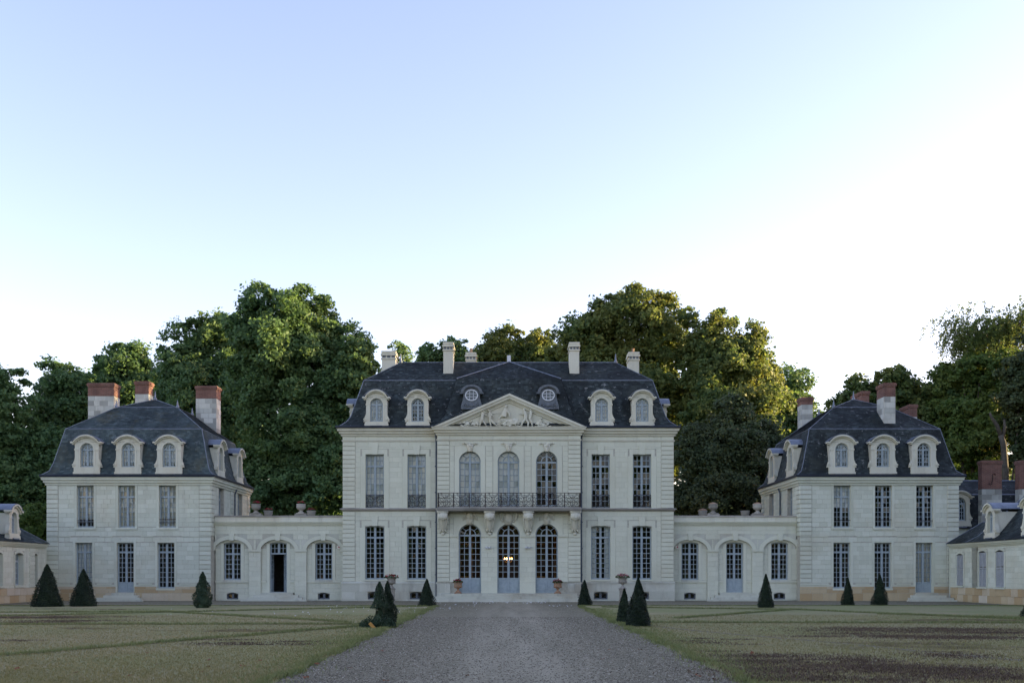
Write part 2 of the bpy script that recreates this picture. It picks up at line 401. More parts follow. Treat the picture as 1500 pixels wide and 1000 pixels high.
# ---------------------------------------------------------------- wall machinery
def cells(x0, x1, z0, z1, ops):
    ops = [o for o in ops if o[1] > x0 and o[0] < x1 and o[3] > z0 and o[2] < z1]
    zs = sorted({z0, z1} | {min(max(z, z0), z1) for o in ops for z in (o[2], o[3])})
    out = []
    for a, b in zip(zs, zs[1:]):
        if b - a < 1e-4: continue
        mid = (a+b)/2; cur = x0
        for o in sorted(q for q in ops if q[2] < mid < q[3]):
            if o[0] > cur + 1e-4: out.append((cur, o[0], a, b))
            cur = max(cur, o[1])
        if cur < x1 - 1e-4: out.append((cur, x1, a, b))
    return out
def head_pts(w, kind, rise, n=14):
    """half outline of an opening head, from the right springing to the left springing (centred x, z above springing)"""
    if kind == 'round': return [(w/2*math.cos(math.pi*i/n), w/2*math.sin(math.pi*i/n)) for i in range(n+1)]
    rr = (w*w/4 + rise*rise)/(2*rise); a = math.asin(w/2/rr)
    return [(rr*math.sin(a - 2*a*i/n), rr*math.cos(a - 2*a*i/n) - rr + rise) for i in range(n+1)]
def spandrels(b, xc, w, zs, ztop, kind, rise, y0, y1):
    h = head_pts(w, kind, rise); m = len(h)//2
    L = [(xc+x, zs+z) for x, z in h[m:]]; Rr = [(xc+x, zs+z) for x, z in h[:m+1]]
    if ztop - L[0][1] < .004: ztop = L[0][1] + .004
    b.prism(L + [(xc-w/2, ztop), (xc, ztop)], y0, y1)
    b.prism([(xc, ztop), (xc+w/2, ztop)] + Rr, y0, y1)

UNIT = {}
def unit_stone(m):
    if m.name not in UNIT:
        g = .022
        b = MB(); b.add([(0,0,0),(1,0,0),(1,0,1),(0,0,1),(g,-1,g*1.2),(1-g,-1,g*1.2),(1-g,-1,1-g*1.2),(g,-1,1-g*1.2)],
                        [(4,5,6,7),(0,1,5,4),(1,2,6,5),(2,3,7,6),(3,0,4,7)])
        UNIT[m.name] = b.mesh('stone', m)
    return UNIT[m.name]
def ashlar(Mx, x0, x1, z0, z1, ops, ch, cw, rng, proud=.011, gap=.006):
    out = []; n = max(1, round((z1-z0)/ch)); h = (z1-z0)/n
    for i in range(n):
        off = (.5 if i % 2 else 0.0) * cw
        for a, b, c, d in cells(x0, x1, z0+i*h, z0+(i+1)*h, ops):
            if d - c < .05 or b - a < .05: continue
            cuts = [a]; k = math.floor((a - x0 - off)/cw) + 1
            while True:
                q = x0 + off + k*cw + rng.uniform(-.22,.22)*cw; k += 1
                if q > b - .18: break
                if q > cuts[-1] + .2: cuts.append(q)
            cuts.append(b)
            for p, q in zip(cuts, cuts[1:]): out.append((Mx, p+gap/2, q-gap/2, c+gap/2, d-gap/2, proud*rng.uniform(.6,1.15)))
    return out
def place_stones(parent, lst, m, name='stone', limit=300):
    lst = sorted(lst, key=lambda s: -(s[2]-s[1])*(s[4]-s[3]))
    me = unit_stone(m)
    for s in lst[:limit]:
        o = link(me, name, parent)
        o.matrix_basis = s[0] @ Matrix.Translation((s[1], 0, s[3])) @ Matrix.Diagonal((s[2]-s[1], s[5], s[4]-s[3], 1))
    if lst[limit:]:
        b = MB()
        for s in lst[limit:]:
            b.M = s[0]; x0,x1,z0,z1,p = s[1:]; g = .010
            b.add([(x0,0,z0),(x1,0,z0),(x1,0,z1),(x0,0,z1),(x0+g,-p,z0+g),(x1-g,-p,z0+g),(x1-g,-p,z1-g),(x0+g,-p,z1-g)],
                  [(4,5,6,7),(0,1,5,4),(1,2,6,5),(2,3,7,6),(3,0,4,7)])
        b.build(name + 'work', m, parent, kind='stuff')
def quoins(Mx, x0, x1, z0, z1, h, proud=.045, gap=.03, rng=None, alt=0.0):
    n = max(1, round((z1-z0)/h)); hh = (z1-z0)/n
    return [(Mx, x0, x1 - (alt if i % 2 else 0), z0+i*hh+gap/2, z0+(i+1)*hh-gap/2, proud) for i in range(n)]

# ---------------------------------------------------------------- windows
WCACHE = {}
def head_z(w, kind, rise, x):
    if kind == 'flat': return 0.0
    if kind == 'round': return math.sqrt(max(0, w*w/4 - x*x))
    rr = (w*w/4 + rise*rise)/(2*rise); return math.sqrt(max(0, rr*rr - x*x)) - rr + rise
def window_meshes(w, h, kind='flat', rise=0.0, trans=None, rt=2, rb=6, cols=2, panel=0.0, fan=False, bar=.034, mat='paint', seed=0):
    key = (round(w,2), round(h,2), kind, round(rise,2), trans and round(trans,2), rt, rb, cols, round(panel,2), fan, mat)
    if key in WCACHE: return WCACHE[key]
    rng = random.Random(hash(key) & 0xffff)
    b = MB(); g = MB(); st = .062; zs = h - (w/2 if kind == 'round' else rise)
    hz = lambda x: zs + head_z(w - .001, kind, rise, x)
    b.box(-w/2, -w/2+st, 0, .07, 0, zs); b.box(w/2-st, w/2, 0, .07, 0, zs)
    b.box(-w/2+st, w/2-st, .003, .067, 0, .085)
    if kind == 'flat': b.box(-w/2+st, w/2-st, .003, .067, zs-.07, zs)
    elif kind == 'round': b.arc(0, zs, w/2-st, w/2-st, w/2, w/2, 0, .07)
    else:
        hp = head_pts(w, 'seg', rise)
        b.prism([(x, zs+z) for x,z in hp] + [(x, zs+z-.07) for x,z in reversed(hp)], .002, .068)
    b.box(-.05, .05, -.012, .06, .085, hz(0)-.05)                                   # meeting stiles
    lo = .085
    if panel:
        for sgn in (-1, 1):
            xa, xb = (.05, w/2-st) if sgn > 0 else (-w/2+st, -.05)
            b.box(xa, xb, .020, .050, lo, panel); b.box(xa+.05, xb-.05, .010, .021, lo+.07, panel-.07)
        b.box(-w/2+st, w/2-st, .004, .066, panel-.04, panel+.04); lo = panel+.04
    top = zs - .07 if kind == 'flat' else None
    bands = []
    if fan:
        b.box(-w/2+st, w/2-st, -.008, .066, zs-.05, zs+.05); bands.append((lo, zs-.05, rb))
    elif trans:
        b.box(-w/2+st, w/2-st, -.008, .066, trans-.055, trans+.055)
        bands.append((lo, trans-.055, rb)); bands.append((trans+.055, zs-.07 if kind == 'flat' else h-.07, rt))
    else: bands.append((lo, zs-.07 if kind == 'flat' else h-.07, rb))
    for (za, zb, rows) in bands:
        for sgn in (-1, 1):
            xa, xb = (.05, w/2-st) if sgn > 0 else (-w/2+st, -.05)
            b.box(xa, xa+.022, .012, .05, za, zb); b.box(xb-.022, xb, .012, .05, za, min(zb, hz(xb)-.06))
            cw = (xb-xa)/cols
            for c in range(1, cols):
                x = xa + cw*c; b.box(x-bar/2, x+bar/2, .014, .048, za, min(zb, hz(x)-.06))
            for r in range(1, rows):
                z = za + (zb-za)*r/rows; b.box(xa, xb, .016, .046, z-bar/2, z+bar/2)
            for c in range(cols):
                for r in range(rows):
                    x0, x1 = xa+cw*c, xa+cw*(c+1); z0, z1 = za+(zb-za)*r/rows, za+(zb-za)*(r+1)/rows
                    t, u = rng.uniform(-.009,.009), rng.uniform(-.006,.006)
                    g.add([(x0,.032-t-u,z0),(x1,.032+t-u,z0),(x1,.032+t+u,z1),(x0,.032-t+u,z1)], [(0,1,2,3)])
    if fan:
        ri = w*.24
        b.arc(0, zs+.05, ri-.025, ri-.025, ri+.025, ri+.025, .010, .052)
        for a in (45, 135):
            c, s_ = math.cos(R(a)), math.sin(R(a))
            b.tube([(ri*c,.03,zs+.05+ri*s_), ((w/2-st/2)*c,.03,zs+(w/2-st/2)*s_)], .024, 4)
        pts = [((w/2-.03)*math.cos(R(a)), (w/2-.03)*math.sin(R(a))) for a in range(0,181,15)]
        for p, q in zip(pts, pts[1:]):
            t = rng.uniform(-.003,.003)
            g.add([(0,.03,zs+.04),(p[0],.03+t,zs+p[1]),(q[0],.03-t,zs+q[1])], [(0,1,2)])
    WCACHE[key] = (b.mesh('window', M[mat]), g.mesh('glazing', M['glass'])); return WCACHE[key]
def curtain_mesh(w, h, m, kind='flat', rise=0.0, amp=.02, seed=0, x0=None, x1=None):
    rng = random.Random(seed); x0 = -w/2 if x0 is None else x0; x1 = w/2 if x1 is None else x1
    n = max(6, int((x1-x0)/.07)); ph = rng.uniform(0,6); vs = []; zs = h-(w/2 if kind == 'round' else rise)
    for i in range(n+1):
        x = x0 + (x1-x0)*i/n; y = amp*math.sin(ph+i*1.9) + amp*.5*math.sin(i*.7+ph)
        vs += [(x, y, .02), (x*1.0, y*.5, zs + head_z(w, kind, rise, x) - .01)]
    b = MB(); b.add(vs, [(2*i,2*i+2,2*i+3,2*i+1) for i in range(n)]); return b.mesh('curtain', M[m], True)

def window(parent, Mx, xc, z0, w, h, kind='flat', rise=0.0, depth=.20, curtain=None, name='window', sill=True, sill_w=None, half=None, smat='stone', blind_z=None, **kw):
    """a window set into an opening of the wall Mx (x along the wall, y inwards, z up)"""
    fr, gl = window_meshes(w, h, kind, rise, **kw)
    o = link(fr, name, parent, Mx @ Matrix.Translation((xc, depth, z0)))
    link(gl, 'glazing', o)
    if curtain:
        if half == 'upper':
            c = curtain_mesh(w-.04, h*.52, curtain, kind, rise, seed=int(abs(xc)*100)); link(c, 'curtain', o, TR(0,.10,h*.47))
        elif half == 'sides':
            for a, q in ((-w/2+.02,-w*.20),(w*.20,w/2-.02)):
                link(curtain_mesh(w-.04, h, curtain, 'flat', 0, .015, int(abs(xc)*100), a, q), 'curtain', o, TR(0,.10,0))
        elif half == 'one':
            link(curtain_mesh(w-.04, h-.1, curtain, 'flat', 0, .015, int(abs(xc)*100), 0, w/2-.02), 'curtain', o, TR(0,.10,0))
        elif half == 'raised':
            link(curtain_mesh(w-.04, h*.80, curtain, kind, rise, seed=int(abs(xc)*100)), 'curtain', o, TR(0,.10,h*.19))
        else:
            link(curtain_mesh(w-.04, h, curtain, kind, rise, seed=int(abs(xc)*100)), 'curtain', o, TR(0,.10,0))
    if sill:
        sw = sill_w or w/2+.08; b = MB(); b.box(-sw, sw, -depth-.07, .06, -.12, -.004); link(b.mesh('sill', M[smat]), 'sill', o)
    return o

def grille_mesh(w, h, seed=0, mat='iron'):
    """a wrought iron scroll guard w x h"""
    key = ('grille', round(w,2), round(h,2))
    if key in WCACHE: return WCACHE[key]
    b = MB(); r = .013
    for z, t in ((h-.012, .016), (h*.84, .010), (.05, .012)): b.box(-w/2, w/2, -t, t, z-t, z+t)
    for x in (-w/2+.014, w/2-.014): b.box(x-.014, x+.014, -.014, .014, 0, h)
    def spiral(cx, cz, r0, turns, sgn, a0, n=20):
        pts = []
        for i in range(n+1):
            t = i/n; a = a0 + sgn*turns*2*math.pi*t; q = r0*(1-.82*t); pts.append((cx+q*math.cos(a), 0, cz+q*math.sin(a)))
        b.tube(pts, r, 4)
    for s in (-1, 1):
        q = w*.21
        spiral(s*w*.25, h*.56, q*.95, 1.3, s, R(90)); spiral(s*w*.25, h*.24, q*.75, 1.2, -s, R(-90))
        spiral(s*w*.42, h*.40, q*.35, 1.0, s, 0); spiral(s*w*.09, h*.40, q*.38, 1.0, -s, R(180)); spiral(s*w*.09, h*.70, q*.35, 1.0, s, R(0))
        spiral(s*w*.42, h*.70, q*.34, 1.0, -s, R(180)); spiral(s*w*.25, h*.90, q*.30, 1.0, s, R(180)); spiral(s*w*.42, h*.14, q*.33, 1.0, s, R(200)); spiral(s*w*.06, h*.14, q*.33, 1.0, s, R(20))
    b.box(-.010, .010, -.010, .010, .05, h*.84)
    WCACHE[key] = b.mesh('window_guard', M[mat]); return WCACHE[key]

# ---------------------------------------------------------------- slate roofs
def slate_patch(b, p00, p10, p11, p01, eh=.125, ew=.21, rng=random, lift=.022):
    p00, p10, p11, p01 = map(Vector, (p00, p10, p11, p01))
    nrm = (p10-p00).cross(p01-p00)
    if nrm.length < 1e-6: nrm = (p10-p00).cross(p11-p00)
    nrm.normalize()
    rows = max(1, round(((p01+p11)/2-(p00+p10)/2).length/eh))
    for i in range(rows):
        t0, t1 = i/rows, min(1.0, (i+1.12)/rows)
        a0, b0, a1, b1 = p00.lerp(p01,t0), p10.lerp(p11,t0), p00.lerp(p01,t1), p10.lerp(p11,t1)
        L = (b0-a0).length; n = max(1, round(L/ew)); off = .5/n if i % 2 else 0
        us = [0.0] + [k/n + off for k in range(1 if not off else 0, n) if 0 < k/n+off < 1] + [1.0]
        for u, v in zip(us, us[1:]):
            g = .004/max(L,.05); d = nrm*(lift*rng.uniform(.7,1.5)); e = nrm*.003
            b.add([tuple(a0.lerp(b0,u+g)+d), tuple(a0.lerp(b0,v-g)+d), tuple(a1.lerp(b1,v-g)+e), tuple(a1.lerp(b1,u+g)+e)], [(0,1,2,3)])

def mansard(parent, x0, x1, y0, y1, rings, m, seed, apex=None, name='roof'):
    """rings: list of (inset, z); slates on every face between consecutive rings, solid shell beneath"""
    rng = random.Random(seed); base = MB(); sl = MB(); lead = MB()
    def ring(i): 
        o, z = rings[i]; return [(x0+o,y0+o,z),(x1-o,y0+o,z),(x1-o,y1-o,z),(x0+o,y1-o,z)]
    for i in range(len(rings)-1):
        A, B = ring(i), ring(i+1)
        for k in range(4):
            j = (k+1) % 4; base.add([A[k],A[j],B[j],B[k]], [(0,1,2,3)])
            slate_patch(sl, A[k], A[j], B[j], B[k], rng=rng)
    T = ring(len(rings)-1)
    if apex:
        for k in range(4):
            j = (k+1) % 4; base.add([T[k],T[j],apex], [(0,1,2)]); slate_patch(sl, T[k], T[j], apex, apex, rng=rng)
    else: base.add(T, [(0,1,2,3)])
    o = base.build(name, m, parent)
    sl.build('slates', m, o, kind='stuff')
    return o, ring, lead

# ---------------------------------------------------------------- dormers
def dormer(parent, Mx, w, h, back, ow, oh, oz, m='stone_trim', curtain=None, scroll=True, win=True, name='dormer', half=None):
    # arched stone dormer; local x centred on the opening, y=0 front face, z=0 foot; w overall body, h to the top of the arch, opening ow x oh at oz
    b = MB(); hw = w/2; zs = oz + oh - ow/2                    # springing of the opening
    d = .22
    b.box(-hw-.10, hw+.10, -.06, d, 0, .20); b.box(-hw-.06, hw+.06, -.03, d+.01, .20, oz)
    b.box(-hw, -ow/2, 0, d, oz, zs); b.box(ow/2, hw, 0, d, oz, zs)
    rise = h - zs - ow/2 - .10
    spandrels(b, 0, ow, zs, zs+ow/2+.05, 'round', 0, 0, d)
    for s in (-1, 1):
        xa, xb = sorted((s*ow/2, s*hw)); b.box(xa, xb, 0, d, zs, zs+ow/2+.05)
    zt2 = zs + ow/2 + .05; zt = zs + ow/2*.80; er = h - zt
    hp = head_pts(w, 'seg', er, 20)
    b.prism([(x, max(zt+z, zt2)) for x,z in hp if zt+z > zt2 - .03], 0.001, d-.001)      # tympanum under the hood
    b.box(-hw, -hw+.18, d, back, oz-.05, zt); b.box(hw-.18, hw, d, back, oz-.05, zt)     # cheeks
    o = b.build(name, M[m], parent, M=None); o.matrix_basis = Mx
    t = MB()                                                   # raised surround of the opening, imposts
    t.arc(0, zs, ow/2+.005, ow/2+.005, ow/2+.11, ow/2+.11, -.022, .002, n=14)
    for s in (-1,1):
        xa, xb = sorted((s*(ow/2+.005), s*(ow/2+.11))); t.box(xa, xb, -.022, .002, oz, zs)
        xa, xb = sorted((s*(ow/2+.11), s*(hw+.03))); t.box(xa, xb, -.03, .08, zs-.04, zs+.06)
    link(t.mesh('surround', M[m]), 'surround', o)
    c = MB()                                                   # moulded arched hood with short level ends
    hw2 = hw + .17; hp = head_pts(w+.10, 'seg', er, 20)
    for (lo, hi, pr) in ((-.02,.06,.10),(.06,.15,.20)):
        c.prism([(x, zt+z+hi) for x,z in hp] + [(x, zt+z+lo) for x,z in reversed(hp)], -pr, d)
        for s in (-1,1):
            xa, xb = sorted((s*(hw+.05), s*(hw+.05+pr*.8))); c.box(xa, xb, -pr, d, zt+lo, zt+hi)
    link(c.mesh('hood', M[m]), 'hood', o)
    r = MB()                                                   # lead roof behind the hood
    hp = head_pts(w+.30, 'seg', er)
    r.prism([(x, zt+z+.18) for x,z in hp] + [(x, zt+z+.14) for x,z in reversed(hp)], -.19, back+.25)
    link(r.mesh('lead_roof', M['lead']), 'lead_roof', o)
    fl = MB(); fl.box(-hw*.6, hw*.6, -.16, -.06, -.02, .05); link(fl.mesh('flashing', M['lead']), 'flashing', o)
    if scroll:
        for s in (-1, 1):
            k = MB()
            prof = [(0,0)] + [(.155*(1-i/8)**1.6 + .035*math.sin(math.pi*min(1,i/8*1.4)), i/8*.62) for i in range(9)] + [(0,.62)]
            k.prism([(s*(hw+x), oz-.02+z) for x,z in prof], -.02, d-.02)
            a = MB(); pts = [(s*(hw+.06+.10*(1-i/16)*math.cos(R(i*40))), -.03, oz+.11+.10*(1-i/16)*math.sin(R(i*40))) for i in range(17)]
            k.tube(pts, .03, 5)
            link(k.mesh('scroll', M[m]), 'scroll', o)
    if win:
        fr, gl = window_meshes(ow, oh, 'round', 0, fan=True, rb=4, mat='paint')
        link(fr, 'casement', o, TR(0,.15,oz)); link(gl, 'glazing', o, TR(0,.15,oz))
        if curtain: link(curtain_mesh(ow-.02, oh if half is None else oh, curtain, 'round' if half is None else 'flat', 0, .012, 3, *( (None,None) if half is None else (0, ow/2-.03))), 'curtain', o, TR(0,.235,oz))
        bk = MB(); bk.box(-hw+.19, hw-.19, back-.05, back, oz, zt); link(bk.mesh('inner_wall', M['room']), 'inner_wall', o)
    return o

def chimney(parent, x0, x1, y0, y1, z0, zb, zt, brick=True, m='stone_pav', pots=0):
    b = MB(); b.box(x0, x1, y0, y1, z0, zb)
    if not brick:
        b.box(x0-.05, x1+.05, y0-.05, y1+.05, zt-.55, zt-.47); b.box(x0-.07, x1+.07, y0-.07, y1+.07, zt-.30, zt-.18); b.box(x0-.03, x1+.03, y0-.03, y1+.03, zt-.12, zt)
        if zt > zb: b.box(x0+.001, x1-.001, y0+.001, y1-.001, zb, zt-.01)
    else:
        pass
    o = b.build('chimney', M['mortar'] if brick else M[m], parent)
    if brick:
        rg_ = random.Random(int(abs(x0)*977)); lst = []
        for Mx_, L in ((TR(x0,y0,0), x1-x0), (TR(x1,y0,0,R(90)), y1-y0), (TR(x0,y1,0,R(-90)), y1-y0)):
            lst += ashlar(Mx_, 0, L, z0, zb, [], .33, .55, rg_, proud=.012, gap=.010)
        place_stones(o, lst, M['stone_patch'], 'stone', 60)
    f = MB(); f.box(x0-.04, x1+.04, y0-.05, y0-.002, z0, z0+.16) 
    if brick:
        c = MB(); c.box(x0-.02, x1+.02, y0-.02, y1+.02, zb, zb+.06); c.box(x0-.005, x1+.005, y0-.005, y1+.005, zb+.06, zt-.24)
        c.box(x0-.05, x1+.05, y0-.05, y1+.05, zt-.24, zt-.16); c.box(x0-.07, x1+.07, y0-.07, y1+.07, zt-.16, zt-.05); c.box(x0-.03, x1+.03, y0-.03, y1+.03, zt-.05, zt)
        link(c.mesh('brick_cap', M['brick']), 'brick_cap', o)
    else:
        d = MB()
        for s in ((x0,x1,y0-.012,y0),):
            n = 3
            for i in range(n):
                xa = x0 + (x1-x0)*(i+.15)/n; xb = x0 + (x1-x0)*(i+.85)/n; d.box(xa, xb, y0-.016, y0-.001, zt-.45, zt-.31)
        link(d.mesh('smoke_vent', M['paint_dark']), 'smoke_vent', o)
    for i in range(pots):
        p = MB(); p.lathe([(.10,0),(.12,.05),(.09,.1),(.085,.3),(.11,.34),(.0,.34)], (x0+x1)/2+(i-(pots-1)/2)*.3, (y0+y1)/2, zt, 10); link(p.mesh('chimney_pot', M['terracotta']), 'chimney_pot', o)
    return o
def finial(parent, x, y, z, h=.55):
    b = MB(); b.lathe([(.13,-.1),(.11,.08),(.05,.18),(.07,.24),(.04,.30),(.03,h-.1),(.0,h)], x, y, z, 8); return b.build('finial', M['lead'], parent, smooth=True)
def scroll_tube(b, cx, cz, r0, turns, sgn, a0, y, r, n=20, k=.8):
    b.tube([(cx+r0*(1-k*i/n)*math.cos(a0+sgn*turns*2*math.pi*i/n), y, cz+r0*(1-k*i/n)*math.sin(a0+sgn*turns*2*math.pi*i/n)) for i in range(n+1)], r, 5)
I4 = Matrix.Identity(4)
def rebase(p, loc):
    T = Matrix.Translation([-c for c in loc])
    for ch in p.children: ch.matrix_basis = T @ ch.matrix_basis
    p.location = loc
def boxobj(name, m, parent, *boxes, kind=None):
    b = MB()
    for q in boxes: b.box(*q)
    return b.build(name, m, parent, kind=kind)

def wall_front(parent, Mx, x0, x1, z0, z1, ops, t=.42, name='wall', m='mortar', heads=()):
    b = MB(); b.M = Mx
    for a, c, d, e in cells(x0, x1, z0, z1, ops): b.box(a, c, 0, t, d, e)
    for (xc, w, zs, zt, kind, rise) in heads: spandrels(b, xc, w, zs, zt, kind, rise, -.013, t)
    return b.build(name, M[m], parent)
def reveals(parent, Mx, ops, m, t=.24):
    """dressed stone jambs lining the openings"""
    for (x0, x1, z0, z1) in ops:
        for a, c in ((x0-.002, x0+.012), (x1-.012, x1+.002)):
            b = MB(); b.M = Mx; b.box(a, c, -.006, t, z0, z1); b.build('jamb', M[m], parent)
CORNICE = lambda z0, z1, p: [(0,z0),(p*.25,z0),(p*.30,z0+(z1-z0)*.22),(p*.55,z0+(z1-z0)*.30),(p*.58,z0+(z1-z0)*.52),(p*.85,z0+(z1-z0)*.62),(p*.88,z0+(z1-z0)*.85),(p,z0+(z1-z0)*.9),(p,z1),(0,z1)]

# ================================================================ the main house
house = thing('country_house', 'large pale limestone house with a carved pediment, iron balcony and dark slate mansard roof', 'house')
HX0, HX1, HD = -10.05, 10.15, 11.0
AX0, AX1, AY = -4.25, 4.43, -.45
zP, zS0, zS1, zA, zC0, zC1 = 1.15, 5.48, 5.64, 9.72, 10.04, 10.52
rng = random.Random(2)
stl = []; qs = []; ops_all = []
low = dict(z0=1.317, h=3.27, w=1.20); upp = dict(z0=5.68, h=3.26, w=1.14)
WX = [549.0, 610.4, 880.0, 940.6]
curt_low = [None, None, ('white', 'sides'), None]
curt_up = ['curtain', 'curtain', None, None]
for side in (0, 1):
    xa, xb = ((HX0, AX0), (AX1, HX1))[side]
    xs = [fx(p) for p in WX[side*2:side*2+2]]
    ops = []; heads = []; sops = []
    for x in xs:
        ops += [(x-low['w']/2, x+low['w']/2, low['z0'], low['z0']+low['h']), (x-upp['w']/2, x+upp['w']/2, upp['z0'], upp['z0']+upp['h']), (x-.42, x+.42, .10, .56)]
        sops += [(x-low['w']/2-.30, x+low['w']/2+.30, zP, low['z0']+low['h']+.34), (x-upp['w']/2-.30, x+upp['w']/2+.30, zS1, upp['z0']+upp['h']+.32)]
        heads += [(x, low['w'], low['z0']+low['h']-.10, low['z0']+low['h'], 'seg', .10), (x, .84, .46, .56, 'seg', .10)]
    wall_front(house, I4, xa, xb, 0, zC1, ops, heads=heads)
    reveals(house, I4, [o for o in ops if o[3] > 1], 'stone')
    qa, qb = (xa, xa+.76) if side == 0 else (xb-.76, xb)
    f0, f1 = (qb+.02, xb) if side == 0 else (xa, qa-.02)
    stl += ashlar(I4, f0, f1, zP+.02, zS0-.02, sops, .30, .66, rng) + ashlar(I4, f0, f1, zS1+.02, zA-.02, sops, .30, .66, rng) + ashlar(I4, f0, f1, zA+.09, zC0, [], .30, .9, rng)
    qs += quoins(I4, qa, qb, zP+.02, zS0-.02, .262) + quoins(I4, qa, qb, zS1+.02, zA-.02, .262)
    stl += [(I4, qa, qb, zA+.09, zC0, .02)]
    for i, x in enumerate(xs):
        j = side*2 + i
        # flat raised surrounds with a wedge keystone
        for d, hh, zt in ((low, .30, .34), (upp, .30, .30)):
            w, z0, h = d['w'], d['z0'], d['h']; zt_ = z0+h; b = MB()
            zb = zP+.02 if d is low else zS1+.01
            b.box(x-w/2-.30, x-w/2, -.024, .0, zb, zt_-.12); b.box(x+w/2, x+w/2+.30, -.024, 0, zb, zt_-.12)
            b.box(x-w/2-.20, x-w/2, -.023, .0, zt_-.12, zt_+.30); b.box(x+w/2, x+w/2+.20, -.023, 0, zt_-.12, zt_+.30)
            b.box(x-w/2, x+w/2, -.022, 0, zt_+.001, zt_+.30)
            b.build('surround', M['stone'], house)
            b = MB(); b.prism([(x-.16, zt_-.02), (x+.16, zt_-.02), (x+.21, zt_+.56), (x-.21, zt_+.56)], -.07, 0); b.build('keystone', M['stone'], house)
        cl = [None, None, 'curtain', None][j]
        window(house, I4, x, low['z0'], low['w'], low['h'], 'seg', .10, trans=2.55, rt=2, rb=8, curtain=cl, half='sides' if cl else None)
        o = window(house, I4, x, upp['z0'], upp['w'], upp['h'], 'flat', trans=2.54, rt=2, rb=7, curtain=curt_up[j], sill=False)
        g = link(grille_mesh(1.12, .78), 'window_guard', o, TR(0, -.12, .03))
        cw_, cg_ = window_meshes(.84, .46, 'seg', .10, rb=1, cols=1, mat='paint_dark')
        c = link(cw_, 'cellar_window', house, TR(x, .12, .10)); link(cg_, 'glazing', c)
# centre projection
acx = [688.4, 745.0, 801.0]
xs = [fx(p, AY) for p in acx]; DW, DZ, DH = 1.385, .50, 4.17; UW, UZ, UH = 1.32, 5.75, 3.32
MA = TR(0, AY, 0)
ops = []; heads = []; sops = []
for x in xs:
    ops += [(x-DW/2, x+DW/2, DZ, DZ+DH), (x-UW/2, x+UW/2, UZ, UZ+UH)]
    heads += [(x, DW, DZ+DH-DW/2, DZ+DH, 'round', 0), (x, UW, UZ+UH-UW/2, UZ+UH, 'round', 0)]
    sops += [(x-DW/2-.30, x+DW/2+.30, DZ+DH-DW/2, DZ+DH+.40), (x-DW/2, x+DW/2, 0, DZ+DH), (x-UW/2-.30, x+UW/2+.30, zS1, UZ+UH+.32)]
wall_front(house, MA, AX0, AX1, 0, zC1, ops, heads=heads)
reveals(house, MA, [(a,b_,c,d-DW/2 if d < 5 else d-UW/2) for a,b_,c,d in ops], 'stone')
for (qa, qb) in ((AX0, AX0+.74), (AX1-.74, AX1)):
    qs += quoins(MA, qa, qb, zP+.02, zS0-.3, .262) + quoins(MA, qa, qb, zS1+.05, zA-.02, .262); stl += [(MA, qa, qb, zA+.09, zC0, .02)]
f0, f1 = AX0+.76, AX1-.76
stl += ashlar(MA, f0, f1, zP+.04, zS0-.2, sops, .30, .66, rng) + ashlar(MA, f0, f1, zS1+.02, zA-.02, sops, .30, .66, rng) + ashlar(MA, f0, f1, zA+.09, zC0, [], .30, .9, rng)
boxobj('side_return', M['stone'], house, (AX0, AX0+.3, AY+.42, .02, 0, zC1)); boxobj('side_return', M['stone'], house, (AX1-.3, AX1, AY+.42, .02, 0, zC1))
